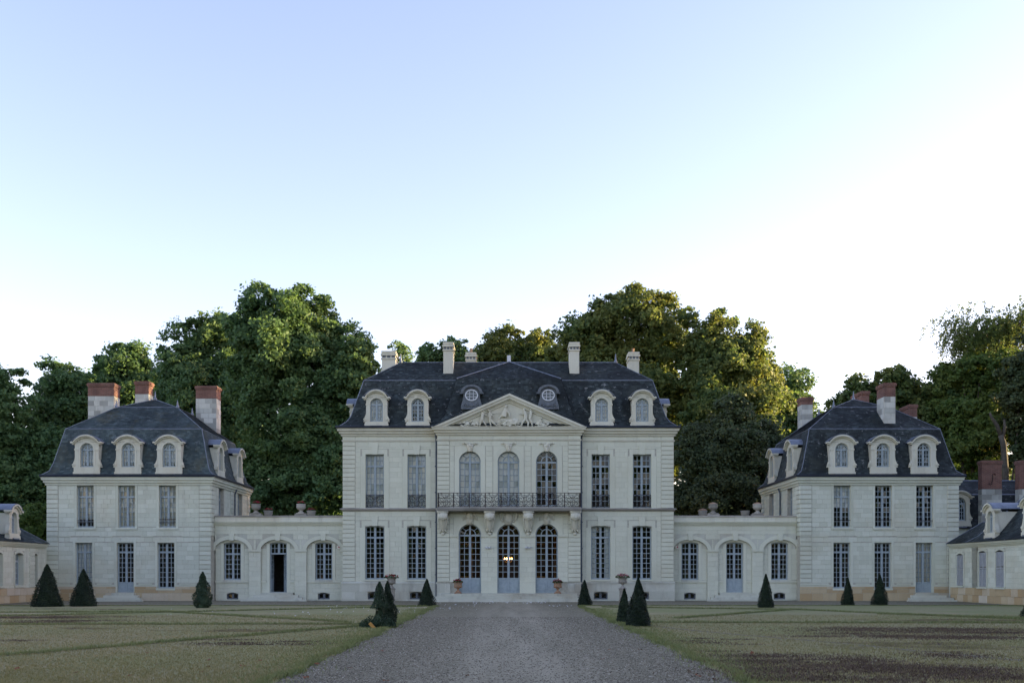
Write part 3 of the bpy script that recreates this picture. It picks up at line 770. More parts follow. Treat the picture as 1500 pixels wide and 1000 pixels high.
for i, x in enumerate(xs):
    for (w, zs, ro) in ((DW, DZ+DH-DW/2, .29), (UW, UZ+UH-UW/2, .27)):
        b = MB(); b.M = MA
        b.arc(x, zs, w/2+.002, w/2+.002, w/2+ro, w/2+ro, -.03, .0, n=20)
        if w == UW:
            for s in (-1, 1):
                a, c = sorted((x+s*(w/2+.002), x+s*(w/2+ro))); b.box(a, c, -.029, 0, zS1+.02, zs)
        b.build('archivolt', M['stone'], house)
        # spandrel facing around the archivolt so that the field is flush with the ashlar
        b = MB(); b.M = MA; zt = zs+w/2+(.40 if w == DW else .32)
        spandrels(b, x, 2*(w/2+ro)-.01, zs, zt + (.0), 'round', 0, -.012, 0) if zt > zs+w/2+ro else None
        b.build('spandrel', M['stone'], house)
    d = window(house, MA, x, DZ, DW, DH, 'round', 0, name='french_door', fan=True, rb=7, panel=.87, sill=False)
    window(house, MA, x, UZ, UW, UH, 'round', 0, fan=True, rb=7, panel=0, sill=False, curtain=['curtain','curtain',None][i])
    # garlanded keystone above the upper windows
    zt = UZ+UH; b = MB(); b.M = MA
    b.prism([(x-.13,zt-.04),(x+.13,zt-.04),(x+.20,zt+.42),(x-.20,zt+.42)], -.09, 0)
    b.ball((x,-.10,zt+.34), .11, .07, .13); b.ball((x,-.09,zt+.14), .08, .06, .16); b.ball((x,-.09,zt+.02), .10, .06, .07)
    for s in (-1, 1):
        b.tube([(x,-.05,zt+.48),(x+s*.18,-.07,zt+.44),(x+s*.34,-.06,zt+.50),(x+s*.46,-.05,zt+.47)], .035, 5, .02)
        scroll_tube(b, x+s*.18, zt+.36, .09, 1.2, s, 0, -.06, .022)
        b.ball((x+s*.40,-.05,zt+.45), .06,.04,.05)
    b.build('carved_keystone', M['stone_trim'], house, smooth=True)
    # cartouche above the doors
    zt = DZ+DH; b = MB(); b.M = MA
    if i == 1:
        b.prism([(x-.18,zt-.05),(x+.18,zt-.05),(x+.32,zt+.30),(x+.30,zt+.66),(x-.30,zt+.66),(x-.32,zt+.30)], -.08, 0); b.ball((x,-.07,zt+.36), .27,.09,.30)
        for s in (-1, 1):
            b.tube([(x+s*.30,-.05,zt+.12),(x+s*.47,-.07,zt+.32),(x+s*.52,-.07,zt+.55),(x+s*.42,-.06,zt+.68),(x+s*.34,-.05,zt+.62)], .055, 6, .03)
    else:
        b.prism([(x-.16,zt-.05),(x+.16,zt-.05),(x+.24,zt+.42),(x-.24,zt+.42)], -.09, 0)
        b.ball((x,-.09,zt+.48), .20,.11,.20); b.ball((x,-.17,zt+.44), .06,.06,.07)
        for s in (-1, 1):
            scroll_tube(b, x+s*.22, zt+.50, .12, 1.3, s, 0, -.06, .035); scroll_tube(b, x+s*.34, zt+.34, .10, 1.2, -s, 1.5, -.06, .03)
            b.tube([(x+s*.22,-.05,zt+.62),(x+s*.38,-.07,zt+.46),(x+s*.43,-.06,zt+.22)], .045, 5, .02)
    b.build('cartouche', M['stone_trim'], house, smooth=True)
# piers between the doors: imposts, plinths
edges = [AX0+.75] + sum([[x-DW/2, x+DW/2] for x in xs], []) + [AX1-.75]
for k in range(0, 8, 2):
    a, c = edges[k], edges[k+1]
    for nm, q in (('impost', (a-.01, c+.01, -.07, 0, 3.90, 4.02)), ('pier_moulding', (a, c, -.075, 0, 1.16, 1.24))) + ((('pier_plinth', (a-.005, c+.005, -.06, .02, .3, 1.16)),) if k in (2, 4) else ()):
        b = MB(); b.M = MA; b.box(*q); b.build(nm, M['stone'], house)
# plinth, string course, architrave, cornice
P0 = [(HX0, HD), (HX0, 0), (AX0, 0), (AX0, AY)]; P1 = [(AX1, AY), (AX1, 0), (HX1, 0), (HX1, HD)]
def plinth_band(xa, xb, y, holes):
    lst = []
    for (a, c, d, e) in cells(xa, xb, 0, zP-.10, holes): lst.append((a, c, y-.06, y+.01, d, e))
    return lst
pl = []
for side in (0,1):
    xa, xb = ((HX0-.06, AX0), (AX1, HX1+.06))[side]
    hs = [(fx(p)-.42, fx(p)+.42, .10, .56) for p in WX[side*2:side*2+2]]
    pl += plinth_band(xa, xb, 0, hs)
pl += [(AX0-.03, AX0+.80, AY-.06, AY, 0, zP-.10), (AX1-.80, AX1+.03, AY-.06, AY, 0, zP-.10)]
pso = []
for (a, c, y0, y1, d, e) in pl:
    pso += ashlar(TR(0, y0, 0), a, c, d, e, [], .46, .95, rng, proud=.012, gap=.010)
boxobj('plinth', M['stone_base'], house, *pl)
place_stones(house, pso, M['stone_base'], 'plinth_stone', 120)
for pth in (P0, P1):
    b = MB(); b.sweep([(0,zP-.10),(.085,zP-.10),(.085,zP-.03),(.03,zP+.02),(0,zP+.02)], pth); b.build('plinth_moulding', M['stone_base'], house)
    b = MB(); b.sweep([(0,zS0),(.06,zS0),(.08,zS0+.07),(.16,zS0+.09),(.16,zS1-.02),(0,zS1+.02)], pth); b.build('string_course', M['stone_dark'], house)
FULL = [(HX0,HD),(HX0,0),(AX0,0),(AX0,AY),(AX1,AY),(AX1,0),(HX1,0),(HX1,HD)]
b = MB(); b.sweep([(0,zA),(.045,zA),(.06,zA+.05),(.06,zA+.08),(0,zA+.08)], FULL); b.build('architrave', M['stone_trim'], house)
b = MB(); b.sweep(CORNICE(zC0, zC1, .34), FULL); b.build('cornice', M['stone_trim'], house)
place_stones(house, qs, M['stone'], 'quoin', 300)
place_stones(house, stl, M['stone'], 'stone', 300)
# other sides and rooms
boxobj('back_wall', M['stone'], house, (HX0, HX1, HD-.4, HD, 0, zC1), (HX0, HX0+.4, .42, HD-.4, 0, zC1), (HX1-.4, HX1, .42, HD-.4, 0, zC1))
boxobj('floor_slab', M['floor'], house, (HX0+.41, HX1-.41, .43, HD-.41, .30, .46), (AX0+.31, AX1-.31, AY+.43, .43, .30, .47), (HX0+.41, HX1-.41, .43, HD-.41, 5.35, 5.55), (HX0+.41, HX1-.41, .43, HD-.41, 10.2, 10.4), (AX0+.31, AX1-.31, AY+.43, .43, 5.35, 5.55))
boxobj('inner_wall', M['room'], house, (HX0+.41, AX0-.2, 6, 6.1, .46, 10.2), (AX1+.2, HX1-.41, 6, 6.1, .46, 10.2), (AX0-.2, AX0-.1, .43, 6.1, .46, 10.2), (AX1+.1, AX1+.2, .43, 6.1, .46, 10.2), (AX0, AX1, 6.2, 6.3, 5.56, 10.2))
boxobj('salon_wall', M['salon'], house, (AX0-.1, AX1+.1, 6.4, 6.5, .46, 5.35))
b = MB()
for x in (-3.2, -2.4, .9, 3.2): b.box(x-.05, x+.05, 6.3, 6.4, .9, 4.6)
for x in (-2.8, 2.0): b.box(x-.5, x+.5, 6.28, 6.4, 1.4, 1.5); b.box(x-.5, x+.5, 6.28, 6.4, 3.6, 3.7)
b.build('gilt_panel', M['gilt'], house)
# balcony
BY = -1.22
bx0, bx1 = fx(641, BY), fx(850.5, BY)
b = MB(); b.sweep([(0,5.42),(-.10,5.42),(-.02,5.47),(.04,5.50),(.04,5.60),(0,5.64)], [(bx0,AY),(bx0,BY),(bx1,BY),(bx1,AY)])
b.box(bx0+.01, bx1-.01, BY+.01, AY, 5.44, 5.635)
bal = b.build('balcony', M['stone_dark'], house)
rail_h = .86; n = 9
for k in range(n):
    x0 = bx0 + (bx1-bx0)*k/n; link(grille_mesh((bx1-bx0)/n, rail_h), 'railing_panel', bal, TR((x0+x0+(bx1-bx0)/n)/2, BY+.05, 5.64))
for x in (bx0+.02, bx1-.02): link(grille_mesh(.72, rail_h), 'railing_panel', bal, TR(x, (BY+AY)/2, 5.64, R(90)))
for px in (648.5, 717.2, 773.8, 843.0):
    x = fx(px, -.9); b = MB(); zt = 5.42
    side = [(AY, zt), (BY+.06, zt), (BY+.08, zt-.30), (BY+.22, zt-.50), (BY+.34, zt-.72), (BY+.44, zt-.98), (AY-.12, zt-1.22), (AY, zt-1.30)]
    b.prism_yz(side, x-.20, x+.20); b.box(x-.34, x+.34, BY+.04, AY, zt-.12, zt-.002)
    b.ball((x, BY+.12, zt-.32), .32, .16, .24, 10, 6); b.ball((x-.2, BY+.14, zt-.22), .12,.12,.13); b.ball((x+.2, BY+.14, zt-.22), .12,.12,.13)
    b.ball((x, BY+.02, zt-.38), .10,.08,.09); b.ball((x, BY+.10, zt-.52), .13,.08,.06)
    for s in (-1, 1): b.tube([(x+s*.27, BY+.2, zt-.35),(x+s*.25,BY+.34,zt-.62),(x+s*.19,BY+.46,zt-.95),(x+s*.22,AY-.10,zt-1.08)], .055, 6, .035)
    b.box(x-.24, x+.24, AY-.24, AY, zt-1.10, zt-.98)
    for q in (-.15, 0, .15): b.ball((x+q, AY-.18, zt-1.13), .07,.07,.12, 6, 4)
    b.ball((x, AY-.08, zt-1.34), .12,.09,.10)
    b.build('console', M['stone_trim'], house, smooth=True)
# entrance steps
for k, (z, y, e) in enumerate(((.48, -1.55, 0), (.32, -1.92, .30), (.16, -2.30, .60))):
    boxobj('step', M['stone_base'], house, (-3.95-e, 4.15+e, y, AY-.02 if k == 0 else (-1.56, -1.93)[k-1], z-.16 if k else z-.48, z))
# pediment
PY = AY - .34
pz0 = 10.53; ax_, az_ = .12, fz(576, -.8); pxl, pxr = fx(635.5, -.8), fx(857.5, -.8)
b = MB(); b.prism([(AX0+.02, pz0), (AX1-.02, pz0), (ax_, az_-.44)], AY-.02, AY+.5)
ped = b.build('pediment', M['stone_trim'], house)
b = MB()
for s, xe in ((-1, pxl), (1, pxr)):
    sl = (az_-pz0)/(ax_-xe)
    for (t0, t1, pr) in ((0.0, .14, .36), (.13, .30, .29), (.29, .38, .17), (.37, .50, .10)):
        pts = [(xe, pz0-.001), (ax_, az_-t0), (ax_, az_-t1), (xe + (t1)/sl*0 + s*-.001, pz0-.001)]
        # the band follows the slope t0..t1 below the upper edge
        a = (xe + (t0/sl if True else 0), pz0); c = (xe + t1/sl, pz0)
        b.prism([a, (ax_, az_-t0), (ax_, az_-t1), c], AY-pr, AY+.3)
b.build('raking_cornice', M['stone_trim'], house)
# carved relief: figures, trophies and foliage
def Z(X, Y_): return (fx(630+X/10, AY), fz(560+Y_/10, AY))
b = MB()
def limb(pts, r0, r1=None, y=-.16):
    q = [Z(*p) for p in pts]; b.tube([(x, AY+y, z) for x, z in q], r0, 7, r1 if r1 is not None else r0*.7)
def lump(X, Y_, rx, rz, ry=.15, y=-.06):
    x, z = Z(X, Y_); b.ball((x, AY+y, z), rx, ry, rz, 9, 6)
# standing winged child with trumpet bearer
lump(778,425,.085,.095); limb([(775,450),(765,520),(760,560)],.10,.10); limb([(770,470),(820,480),(850,500)],.04); limb([(758,555),(740,600),(725,650)],.065,.04); limb([(770,555),(800,600),(835,655)],.065,.04)
lump(872,418,.085,.095); lump(850,415,.10,.05); limb([(868,445),(880,500),(880,545)],.10,.09); limb([(885,465),(940,455),(1022,442)],.035,.02); limb([(880,545),(930,600),(985,640)],.075,.045); limb([(872,545),(885,600),(895,660)],.07,.04); limb([(900,480),(925,500),(930,520)],.035)
# central seated figure with drapery and shield
lump(1112,352,.10,.115); limb([(1110,385),(1095,450),(1085,510)],.12,.15); limb([(1080,420),(1050,480),(1010,545)],.055,.045); limb([(1130,420),(1165,480),(1170,520)],.055,.045)
lump(1085,590,.42,.26,.15); lump(1180,600,.36,.25,.17); lump(1240,590,.30,.28,.14); lump(1010,630,.2,.12); lump(1290,640,.22,.10)
rr = random.Random(8)
for k in range(46):
    a = rr.uniform(0,6.28); q = rr.uniform(.2,1); X0, Y0 = 1150+q*170*math.cos(a), 590+q*62*math.sin(a)
    limb([(X0,Y0),(X0+rr.uniform(-40,40),Y0+rr.uniform(-5,25)),(X0+rr.uniform(-70,70),Y0+rr.uniform(0,40))], rr.uniform(.018,.035), .012, y=-.24)
# companions on the far side of the shield
lump(1380,405,.085,.10); limb([(1380,430),(1400,490),(1400,540)],.10,.10); limb([(1390,455),(1350,470),(1300,455)],.045); limb([(1400,540),(1440,600),(1430,660)],.08,.05); limb([(1395,540),(1350,600),(1330,650)],.08,.05)
lump(1480,400,.085,.095); limb([(1478,425),(1475,480),(1460,540)],.10,.09); limb([(1460,540),(1490,600),(1500,665)],.075,.04); limb([(1485,450),(1450,500)],.045)
lump(1625,530,.08,.09); limb([(1620,555),(1600,600),(1580,625)],.095,.08); limb([(1600,610),(1650,620),(1700,660)],.065,.035); limb([(1610,570),(1560,590)],.04); lump(1690,590,.10,.08)
for X0, Y0, rx, rz in ((500,590,.10,.08),(545,600,.14,.13),(560,640,.16,.10),(610,570,.07,.06),(640,620,.16,.12),(690,610,.13,.15),(690,655,.2,.05),(1750,650,.2,.06),(1560,650,.18,.09),(460,640,.09,.06),(1830,660,.13,.035),(420,655,.10,.035),(900,660,.2,.04),(780,662,.25,.03)): lump(X0,Y0,rx,rz,.10)
for k in range(60):
    X0 = rr.choice([rr.uniform(470,720), rr.uniform(1540,1760)]); Y0 = 655 - abs(rr.gauss(0,1))*30
    limb([(X0,Y0),(X0+rr.uniform(-30,30),Y0-rr.uniform(0,20)),(X0+rr.uniform(-45,45),Y0-rr.uniform(-10,25))], rr.uniform(.02,.045), .012, y=-.18)
b.v = [(x, y, max(z, pz0+.0)) for x, y, z in b.v]
rel = b.build('relief_carving', M['stone_trim'], ped, smooth=True)
mod = rel.modifiers.new('fuse', 'REMESH'); mod.mode = 'VOXEL'; mod.voxel_size = .022; mod.use_smooth_shade = True
# roof
ring_main = [(-.27,10.55),(-.05,10.68),(.20,10.95),(.43,11.3),(1.13,13.66),(3.2,15.2)]
roof, ringf, _ = mansard(house, HX0, HX1, 0, HD, ring_main, M['slate'], 4)
b = MB(); b.sweep([(.22,10.49),(.37,10.49),(.40,10.60),(.34,10.64),(.22,10.60)], FULL[:4]); b.sweep([(.22,10.49),(.37,10.49),(.40,10.60),(.34,10.64),(.22,10.60)], FULL[4:]); b.build('gutter', M['zinc'], house)
# slopes over the centre projection
b = MB(); sl = MB(); r4 = random.Random(9)
lv = [(-.20,10.60),(.20,10.95),(.43,11.3),(1.13,13.68)]
def av(o, z, s): return ((AX0+o if s < 0 else AX1-o), AY+o, z)
for (o0,z0),(o1,z1) in zip(lv, lv[1:]):
    A, B_, C_, D_ = av(o0,z0,-1), av(o0,z0,1), av(o1,z1,1), av(o1,z1,-1)
    b.add([A,B_,C_,D_], [(0,1,2,3)]); slate_patch(sl, A, B_, C_, D_, rng=r4)
    for s, (lo, hi) in ((-1,(A,D_)), (1,(B_,C_))):
        lo2, hi2 = (lo[0], lo[1]+1.0, lo[2]), (hi[0], hi[1]+1.0, hi[2])
        q = (lo2, lo, hi, hi2) if s < 0 else (lo, lo2, hi2, hi)
        b.add(list(q), [(0,1,2,3)]); slate_patch(sl, *q, rng=r4)
L, Rt, AP = av(1.13,13.68,-1), av(1.13,13.68,1), (.12, 3.25, 15.26)
b.add([L,Rt,AP], [(0,1,2)]); slate_patch(sl, L, Rt, AP, AP, rng=r4)
for p in (L, Rt): b.add([p, (p[0],p[1]+2.2,p[2]), AP], [(0,1,2)])
cr = b.build('centre_roof', M['slate'], house); sl.build('slates', M['slate'], cr, kind='stuff')
b = MB()
b.tube([L,AP], .05, 5); b.tube([Rt,AP], .05, 5)
T = ringf(4); b.tube([T[3],T[0],(L[0]-.1,T[0][1],T[0][2])], .035, 5); b.tube([(Rt[0]+.1,T[1][1],T[1][2]),T[1],T[2]], .035, 5)
T = ringf(5); b.tube(T+[T[0]], .045, 5)
for k in range(4):
    b.tube([ringf(0)[k],ringf(2)[k],ringf(3)[k],ringf(4)[k],ringf(5)[k]], .03, 5)
b.build('lead_ridge', M['lead'], roof)
for s in (0, 1): finial(house, *ringf(5)[s], .6)
b = MB(); b.box(-.5, .72, 4.2, 5.0, 15.2, 15.42); b.box(-.02, .22, 4.0, 4.2, 15.2, 15.85); b.build('roof_hatch', M['white_paint'], house)
for px, cu in ((551.5,'curtain'), (612.0,None), (881.5,'curtain'), (941.0,'curtain')):
    dormer(house, TR(fx(px,-.05), -.05, 10.62), 1.26, 2.08, 1.25, .78, 1.42, .30, curtain=cu)
dormer(house, TR(HX0+.02, 3.2, 10.62, R(-90)), 1.26, 2.08, 1.25, .78, 1.42, .30); dormer(house, TR(HX1-.02, 3.2, 10.62, R(90)), 1.26, 2.08, 1.25, .78, 1.42, .30)
# round attic windows
for px in (690.8, 803.2):
    Yd = .0; x, zc = fx(px,Yd), fz(578.7,Yd); b = MB()
    prof = [(-.66,-.86),(.66,-.86),(.64,-.62),(.56,-.36),(.50,-.1),(.50,.16)] + [(.50*math.cos(R(a)), .16+.36*math.sin(R(a))) for a in range(15,180,15)] + [(-.50,.16),(-.50,-.1),(-.56,-.36),(-.64,-.62)]
    b.prism([(x+p, zc+q) for p,q in prof], Yd, Yd+1.3)
    o = b.build('round_dormer', M['paint_dark'], house)
    b = MB(); b.arc(x, zc+.14, .50, .36, .66, .50, Yd-.16, Yd+1.2, n=16); b.box(x-.72, x-.50, Yd-.16, Yd+.6, zc+.08, zc+.16); b.box(x+.50, x+.72, Yd-.16, Yd+.6, zc+.08, zc+.16)
    b.build('hood', M['paint_dark'], o)
    b = MB(); b.arc(x, zc, .335, .285, .40, .35, Yd-.06, Yd+.01, 0, 2*math.pi, 28); b.build('white_ring', M['white_paint'], o)
    b = MB(); 
    for q in (-.11, .11): b.box(x+q-.015, x+q+.015, Yd-.03, Yd-.005, zc-.28, zc+.28); b.box(x-.33, x+.33, Yd-.03, Yd-.006, zc+q*.85-.015, zc+q*.85+.015)
    b.build('glazing_bars', M['white_paint'], o)
    b = MB(); b.prism([(x+.335*math.cos(R(a)), zc+.285*math.sin(R(a))) for a in range(0,360,15)], Yd-.012, Yd-.002); b.build('glazing', M['oculus'], o)
    b = MB()
    for s in (-1,1): scroll_tube(b, x+s*.40, zc-.62, .16, 1.3, s, 1.5, Yd-.03, .035); b.tube([(x+s*.05,Yd-.03,zc-.58),(x+s*.2,Yd-.03,zc-.66),(x+s*.3,Yd-.03,zc-.60)], .03, 5)
    b.ball((x,Yd-.02,zc-.60), .13,.05,.13); b.box(x-.62, x+.62, Yd-.06, Yd-.001, zc-.86, zc-.78)
    b.build('scroll_ornament', M['paint_dark'], o, smooth=True)
cz = 16.25
for (a, c, Y0, d, zb_, zt_, pots) in ((649.5,663.8,1.9,1.0,13.9,16.22,0),(834.5,848.5,1.9,1.0,13.9,16.22,0),(559.3,579.5,5.4,1.1,13.5,16.45,0),(921.4,936.2,5.4,1.1,13.5,16.38,1),(682.6,697,7.2,.8,15.0,16.75,1)):
    chimney(house, fx(a,Y0), fx(c,Y0), Y0, Y0+d, zb_, zt_-.56, zt_, False, 'stone_trim', pots)
# downpipes, wall lights
for px in (639.2, 851.5):
    x = fx(px,-.1); b = MB(); b.tube([(x,-.12,.05),(x,-.12,9.75),(x-.02 if px<700 else x+.02,-.25,10.1),(x,-.42,10.45)], .055, 8)
    for z in (1.6,3.2,4.8,6.6,8.2): b.box(x-.085, x+.085, -.19, -.04, z-.03, z+.03)
    b.build('downpipe', M['pipe'], house)
for px in (715.3, 773.6):
    x, z = fx(px,AY), fz(802,AY); b = MB(); b.box(x-.05,x+.05,AY-.16,AY,z-.05,z+.04)
    for s in (-1,1): b.lathe([(.03,-.05),(.075,-.02),(.085,.06),(.0,.07)], x+s*.10, AY-.17, z+.01, 8)
    b.build('wall_light', M['white_paint'], house)
rebase(house, (.05, 0, 0))
# ================================================================ pavilions
def pavilion(name, label, x0, x1, sgn, wx_u, wx_l, curt_u, curt_l, door_i, dorm, dcurt, slate, seed, bars):
    """sgn: +1 when the side facing the court is the +X side"""
    p = thing(name, label, 'pavilion'); D = 9.1; rng = random.Random(seed)
    zc0, zc1, zb, zm, zs = 7.05, 7.55, .88, 1.05, 3.92
    uz, uh, uw = 4.48, 2.56, 1.05; lz, lh = .775, 2.78
    ops = []; sops = []; lows = []
    for i, (u, l) in enumerate(zip(wx_u, wx_l)):
        xu, xl = fx(u), fx(l)
        ops += [(xu-uw/2, xu+uw/2, uz, uz+uh)]; z0 = .525 if i == door_i else lz
        ops += [(xl-uw/2, xl+uw/2, z0, lz+lh)]; lows.append((xl, z0))
    sops = [(a-.14, b_+.14, c, d) for a,b_,c,d in ops]
    wall_front(p, I4, x0, x1, 0, zc1, ops); reveals(p, I4, ops, 'stone_pav')
    st = ashlar(I4, x0+.72, x1-.72, zm+.06, zs-.04, sops, .27, .50, rng, proud=.012, gap=.007) + ashlar(I4, x0+.72, x1-.72, zs+.04, zc0, sops, .27, .50, rng, proud=.012, gap=.007)
    qs = []
    for (a, c) in ((x0, x0+.70), (x1-.70, x1)): qs += quoins(I4, a, c, zm+.06, zs-.04, .285, .05, .035) + quoins(I4, a, c, zs+.04, zc0, .285, .05, .035)
    # the side that faces the court
    Ms = TR(x1, 0, 0, R(90)) if sgn > 0 else TR(x0, D, 0, R(-90))
    sx = (2.2, 6.6) if sgn > 0 else (D-6.6, D-2.2)
    sop = [(q-.5, q+.5, uz, uz+uh) for q in sx]
    wall_front(p, Ms, .42, D, 0, zc1, sop) if sgn > 0 else wall_front(p, Ms, 0, D-.42, 0, zc1, sop)
    st += ashlar(Ms, .72, D-.72, zs+.04, zc0, [(a-.12,b_+.12,c,d) for a,b_,c,d in sop], .27, .50, rng, proud=.012, gap=.007)
    qs += quoins(Ms, 0.0, .70, zs+.04, zc0, .285, .05, .035) + quoins(Ms, D-.70, D, zs+.04, zc0, .285, .05, .035) + quoins(Ms, D/2-.30, D/2+.30, zs+.04, zc0, .285, .05, .035)
    place_stones(p, qs, M['stone_pav'], 'quoin'); place_stones(p, st, M['stone_pav'], 'stone')
    for q in sx: window(p, Ms, q, uz, 1.0, uh, trans=1.87, rt=2, rb=6, curtain='blind', sill=False)
    ox = x0 if sgn > 0 else x1-.4
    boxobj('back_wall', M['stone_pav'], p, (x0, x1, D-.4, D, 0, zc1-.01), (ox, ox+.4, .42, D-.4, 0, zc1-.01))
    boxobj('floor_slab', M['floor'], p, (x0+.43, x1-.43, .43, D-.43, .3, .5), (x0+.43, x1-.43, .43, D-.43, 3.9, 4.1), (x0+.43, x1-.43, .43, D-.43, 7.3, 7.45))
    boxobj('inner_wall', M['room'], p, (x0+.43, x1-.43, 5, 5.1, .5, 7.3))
    for i, (u, l) in enumerate(zip(wx_u, wx_l)):
        c, hf = curt_u[i]
        o = window(p, I4, fx(u), uz, uw, uh, trans=1.87, rt=2, rb=6, curtain=c, half=hf, sill_w=uw/2+.14, smat='stone_pav')
        if bars[i]:
            b = MB()
            for z in bars[i]: b.box(-uw/2-.02, uw/2+.02, -.15, -.12, z-.018, z+.018)
            link(b.mesh('window_bar', M['iron']), 'window_bar', o)
        c, hf = curt_l[i]
        if i == door_i:
            window(p, I4, fx(l), .525, uw, lz+lh-.525, name='french_door', trans=2.45, rt=2, rb=6, panel=.59, curtain=c, half=hf, sill=False)
            for k, (z, y, e) in enumerate(((.50,-.42,.15),(.36,-.78,.50),(.22,-1.12,.80),(.10,-1.40,1.0))):
                boxobj('step', M['stone_base'], p, (fx(l)-uw/2-e, fx(l)+uw/2+e, y, (-.02,-.43,-.79,-1.13)[k], 0.001 if k == 0 else z-.14 if z > .14 else 0.002, z))
        else:
            window(p, I4, fx(l), lz, uw, lh, trans=2.2, rt=2, rb=7, curtain=c, half=hf, sill_w=uw/2+.06, smat='stone_pav')
        b = MB()
        for xx, z0, z1 in ((fx(u), uz-.10, uz+uh+.02), (fx(l), zb if i != door_i else .525, lz+lh+.10)):
            for s in (-1,1):
                a, q = sorted((xx+s*uw/2, xx+s*(uw/2+.14))); b.box(a, q, -.020, 0, z0, z1)
            b.box(xx-uw/2, xx+uw/2, -.020, 0, z1-.10 if z1 < 5 else z1-.015, z1)
        b.build('surround', M['stone_pav'], p)
    # base in ochre stone, mouldings, cornice
    holes = [(xl-uw/2-.05, xl+uw/2+.05, z0-.05, 2) for xl, z0 in lows]
    bl = cells(x0-.03, x1+.03, 0, zb, holes); so = []
    for a, c, d, e in bl: so += ashlar(TR(0,-.045,0), a, c, d, e, [], .40, .75, rng, gap=.012)
    boxobj('plinth', M['mortar'], p, *[(a, c, -.045, .0, d, e) for a, c, d, e in bl])
    place_stones(p, so, M['stone_ochre'], 'plinth_stone', 60)
    for a, c, d, e in cells(x0, x1, zm-.05, zm+.03, [(q[0]-.30, q[1]+.30, 0, 2) for q in ops if q[2] < 1]): boxobj('string_course', M['stone_pav'], p, (a, c, -.045, 0, d, e))
    for a, c, d, e in cells(x0, x1, zs-.03, zs+.03, [(q[0]-.35, q[1]+.35, 3, 5) for q in ops if q[2] > 4]): boxobj('string_course', M['stone_pav'], p, (a, c, -.035, 0, d, e))
    for a, c, d, e in cells(x0, x1, zb, zm-.05, [(q[0]-.14, q[1]+.14, 0, 2) for q in ops if q[2] < 1]): boxobj('base_course', M['stone_pav'], p, (a, c, -.012, 0, d, e))
    ring = [(x0,D),(x0,0),(x1,0),(x1,D)]
    b = MB(); b.sweep(CORNICE(zc0, zc1, .28), ring); b.build('cornice', M['stone_pav'], p)
    b = MB(); b.sweep([(.18,zc1-.02),(.30,zc1-.02),(.34,zc1+.10),(.27,zc1+.14),(.18,zc1+.12)], ring); b.build('gutter', M['zinc'], p)
    cx_, cy_ = (x0+x1)/2, D/2
    rings = [(-.27,7.62),(-.08,7.72),(.12,7.95),(.30,8.5),(.80,10.6),(3.05,12.3)]
    rf, rg, _ = mansard(p, x0, x1, 0, D, rings, M[slate], seed, apex=(cx_, cy_, 13.05))
    b = MB()
    for k in range(4): b.tube([rg(0)[k],rg(2)[k],rg(3)[k],rg(4)[k],rg(5)[k],(cx_,cy_,13.08)], .028, 5)
    for q in (4, 5): b.tube(rg(q)+[rg(q)[0]], .035, 5)
    b.build('lead_ridge', M['lead'], rf)
    for q in rg(5): finial(p, *q, .5)
    finial(p, cx_, cy_, 13.05, .6)
    for i, d in enumerate(dorm):
        c, hf = dcurt[i]; dormer(p, TR(fx(d,-.02), -.02, 7.66), 1.46, 2.30, 1.2, .80, 1.46, .50, 'stone_trim', c, half=hf)
    for q in (2.2, 6.6):
        dormer(p, TR(x1-.02, q, 7.66, R(90)) if sgn > 0 else TR(x0+.02, q, 7.66, R(-90)), 1.46, 2.30, 1.2, .80, 1.46, .50, 'stone_trim', 'grey_curtain')
    b = MB(); b.M = Ms; b.tube([(D/2+.45,-.10,3.6),(D/2+.45,-.10,6.9),(D/2+.45,-.22,7.2)], .05, 7); b.build('downpipe', M['pipe'], p)
    return p
G, Wc, Bl = 'grey_curtain', 'curtain', 'blind'
pav = pavilion('pavilion', 'two-storey stone pavilion whose blue-grey slate roof is streaked with yellow lichen', fx(68.5), fx(309), 1,
    (125.0,185.5,245.3), (122.8,183.5,243.0), ((Bl,'raised'),(Bl,None),(Bl,None)), ((Wc,None),(None,None),(None,None)), 1, (127.2,187.6,247.6), ((Wc,None),(Wc,None),(Wc,None)), 'slate_blue', 21, ((.30,.42),None,(.30,.50)))
for a, c, Y0, d, zb_, zm_, zt_ in ((129,167,4.2,.95,11.0,13.24,14.09),(198,218,5.2,.8,12.0,13.55,14.40),(287,317,6.6,1.0,10.5,13.5,14.36)):
    chimney(pav, fx(a,Y0), fx(c,Y0), Y0, Y0+d, zb_, zm_, zt_)
rebase(pav, (fx(189), 0, 0))
pav2 = pavilion('pavilion', 'two-storey stone pavilion with near-black slate roof beside the brick-chimneyed service range', fx(1172), fx(1404.5), -1,
    (1233.8,1294.2,1354.6), (1233.4,1293.5,1353.8), ((Wc,'upper'),(None,None),(None,None)), ((None,None),(None,None),(Bl,None)), 2, (1233.2,1293.7,1353.6), ((G,None),(G,'one'),(None,None)), 'slate', 22, ((.45,),(.48,),(.42,)))
for x0, x1, Y0, Y1, zb_, zm_, zt_ in ((fx(1174.7,6.9),fx(1190.5,6.9),6.9,7.9,10.5,13.14,13.65),(23.5,24.2,1.35,2.56,10.6,12.7,13.56),(23.75,24.25,6.0,7.9,12.0,13.0,13.9),(26.55,27.05,5.0,6.5,9.5,12.0,12.83)):
    chimney(pav2, x0, x1, Y0, Y1, zb_, zm_, zt_)
rebase(pav2, (fx(1288), 0, 0))

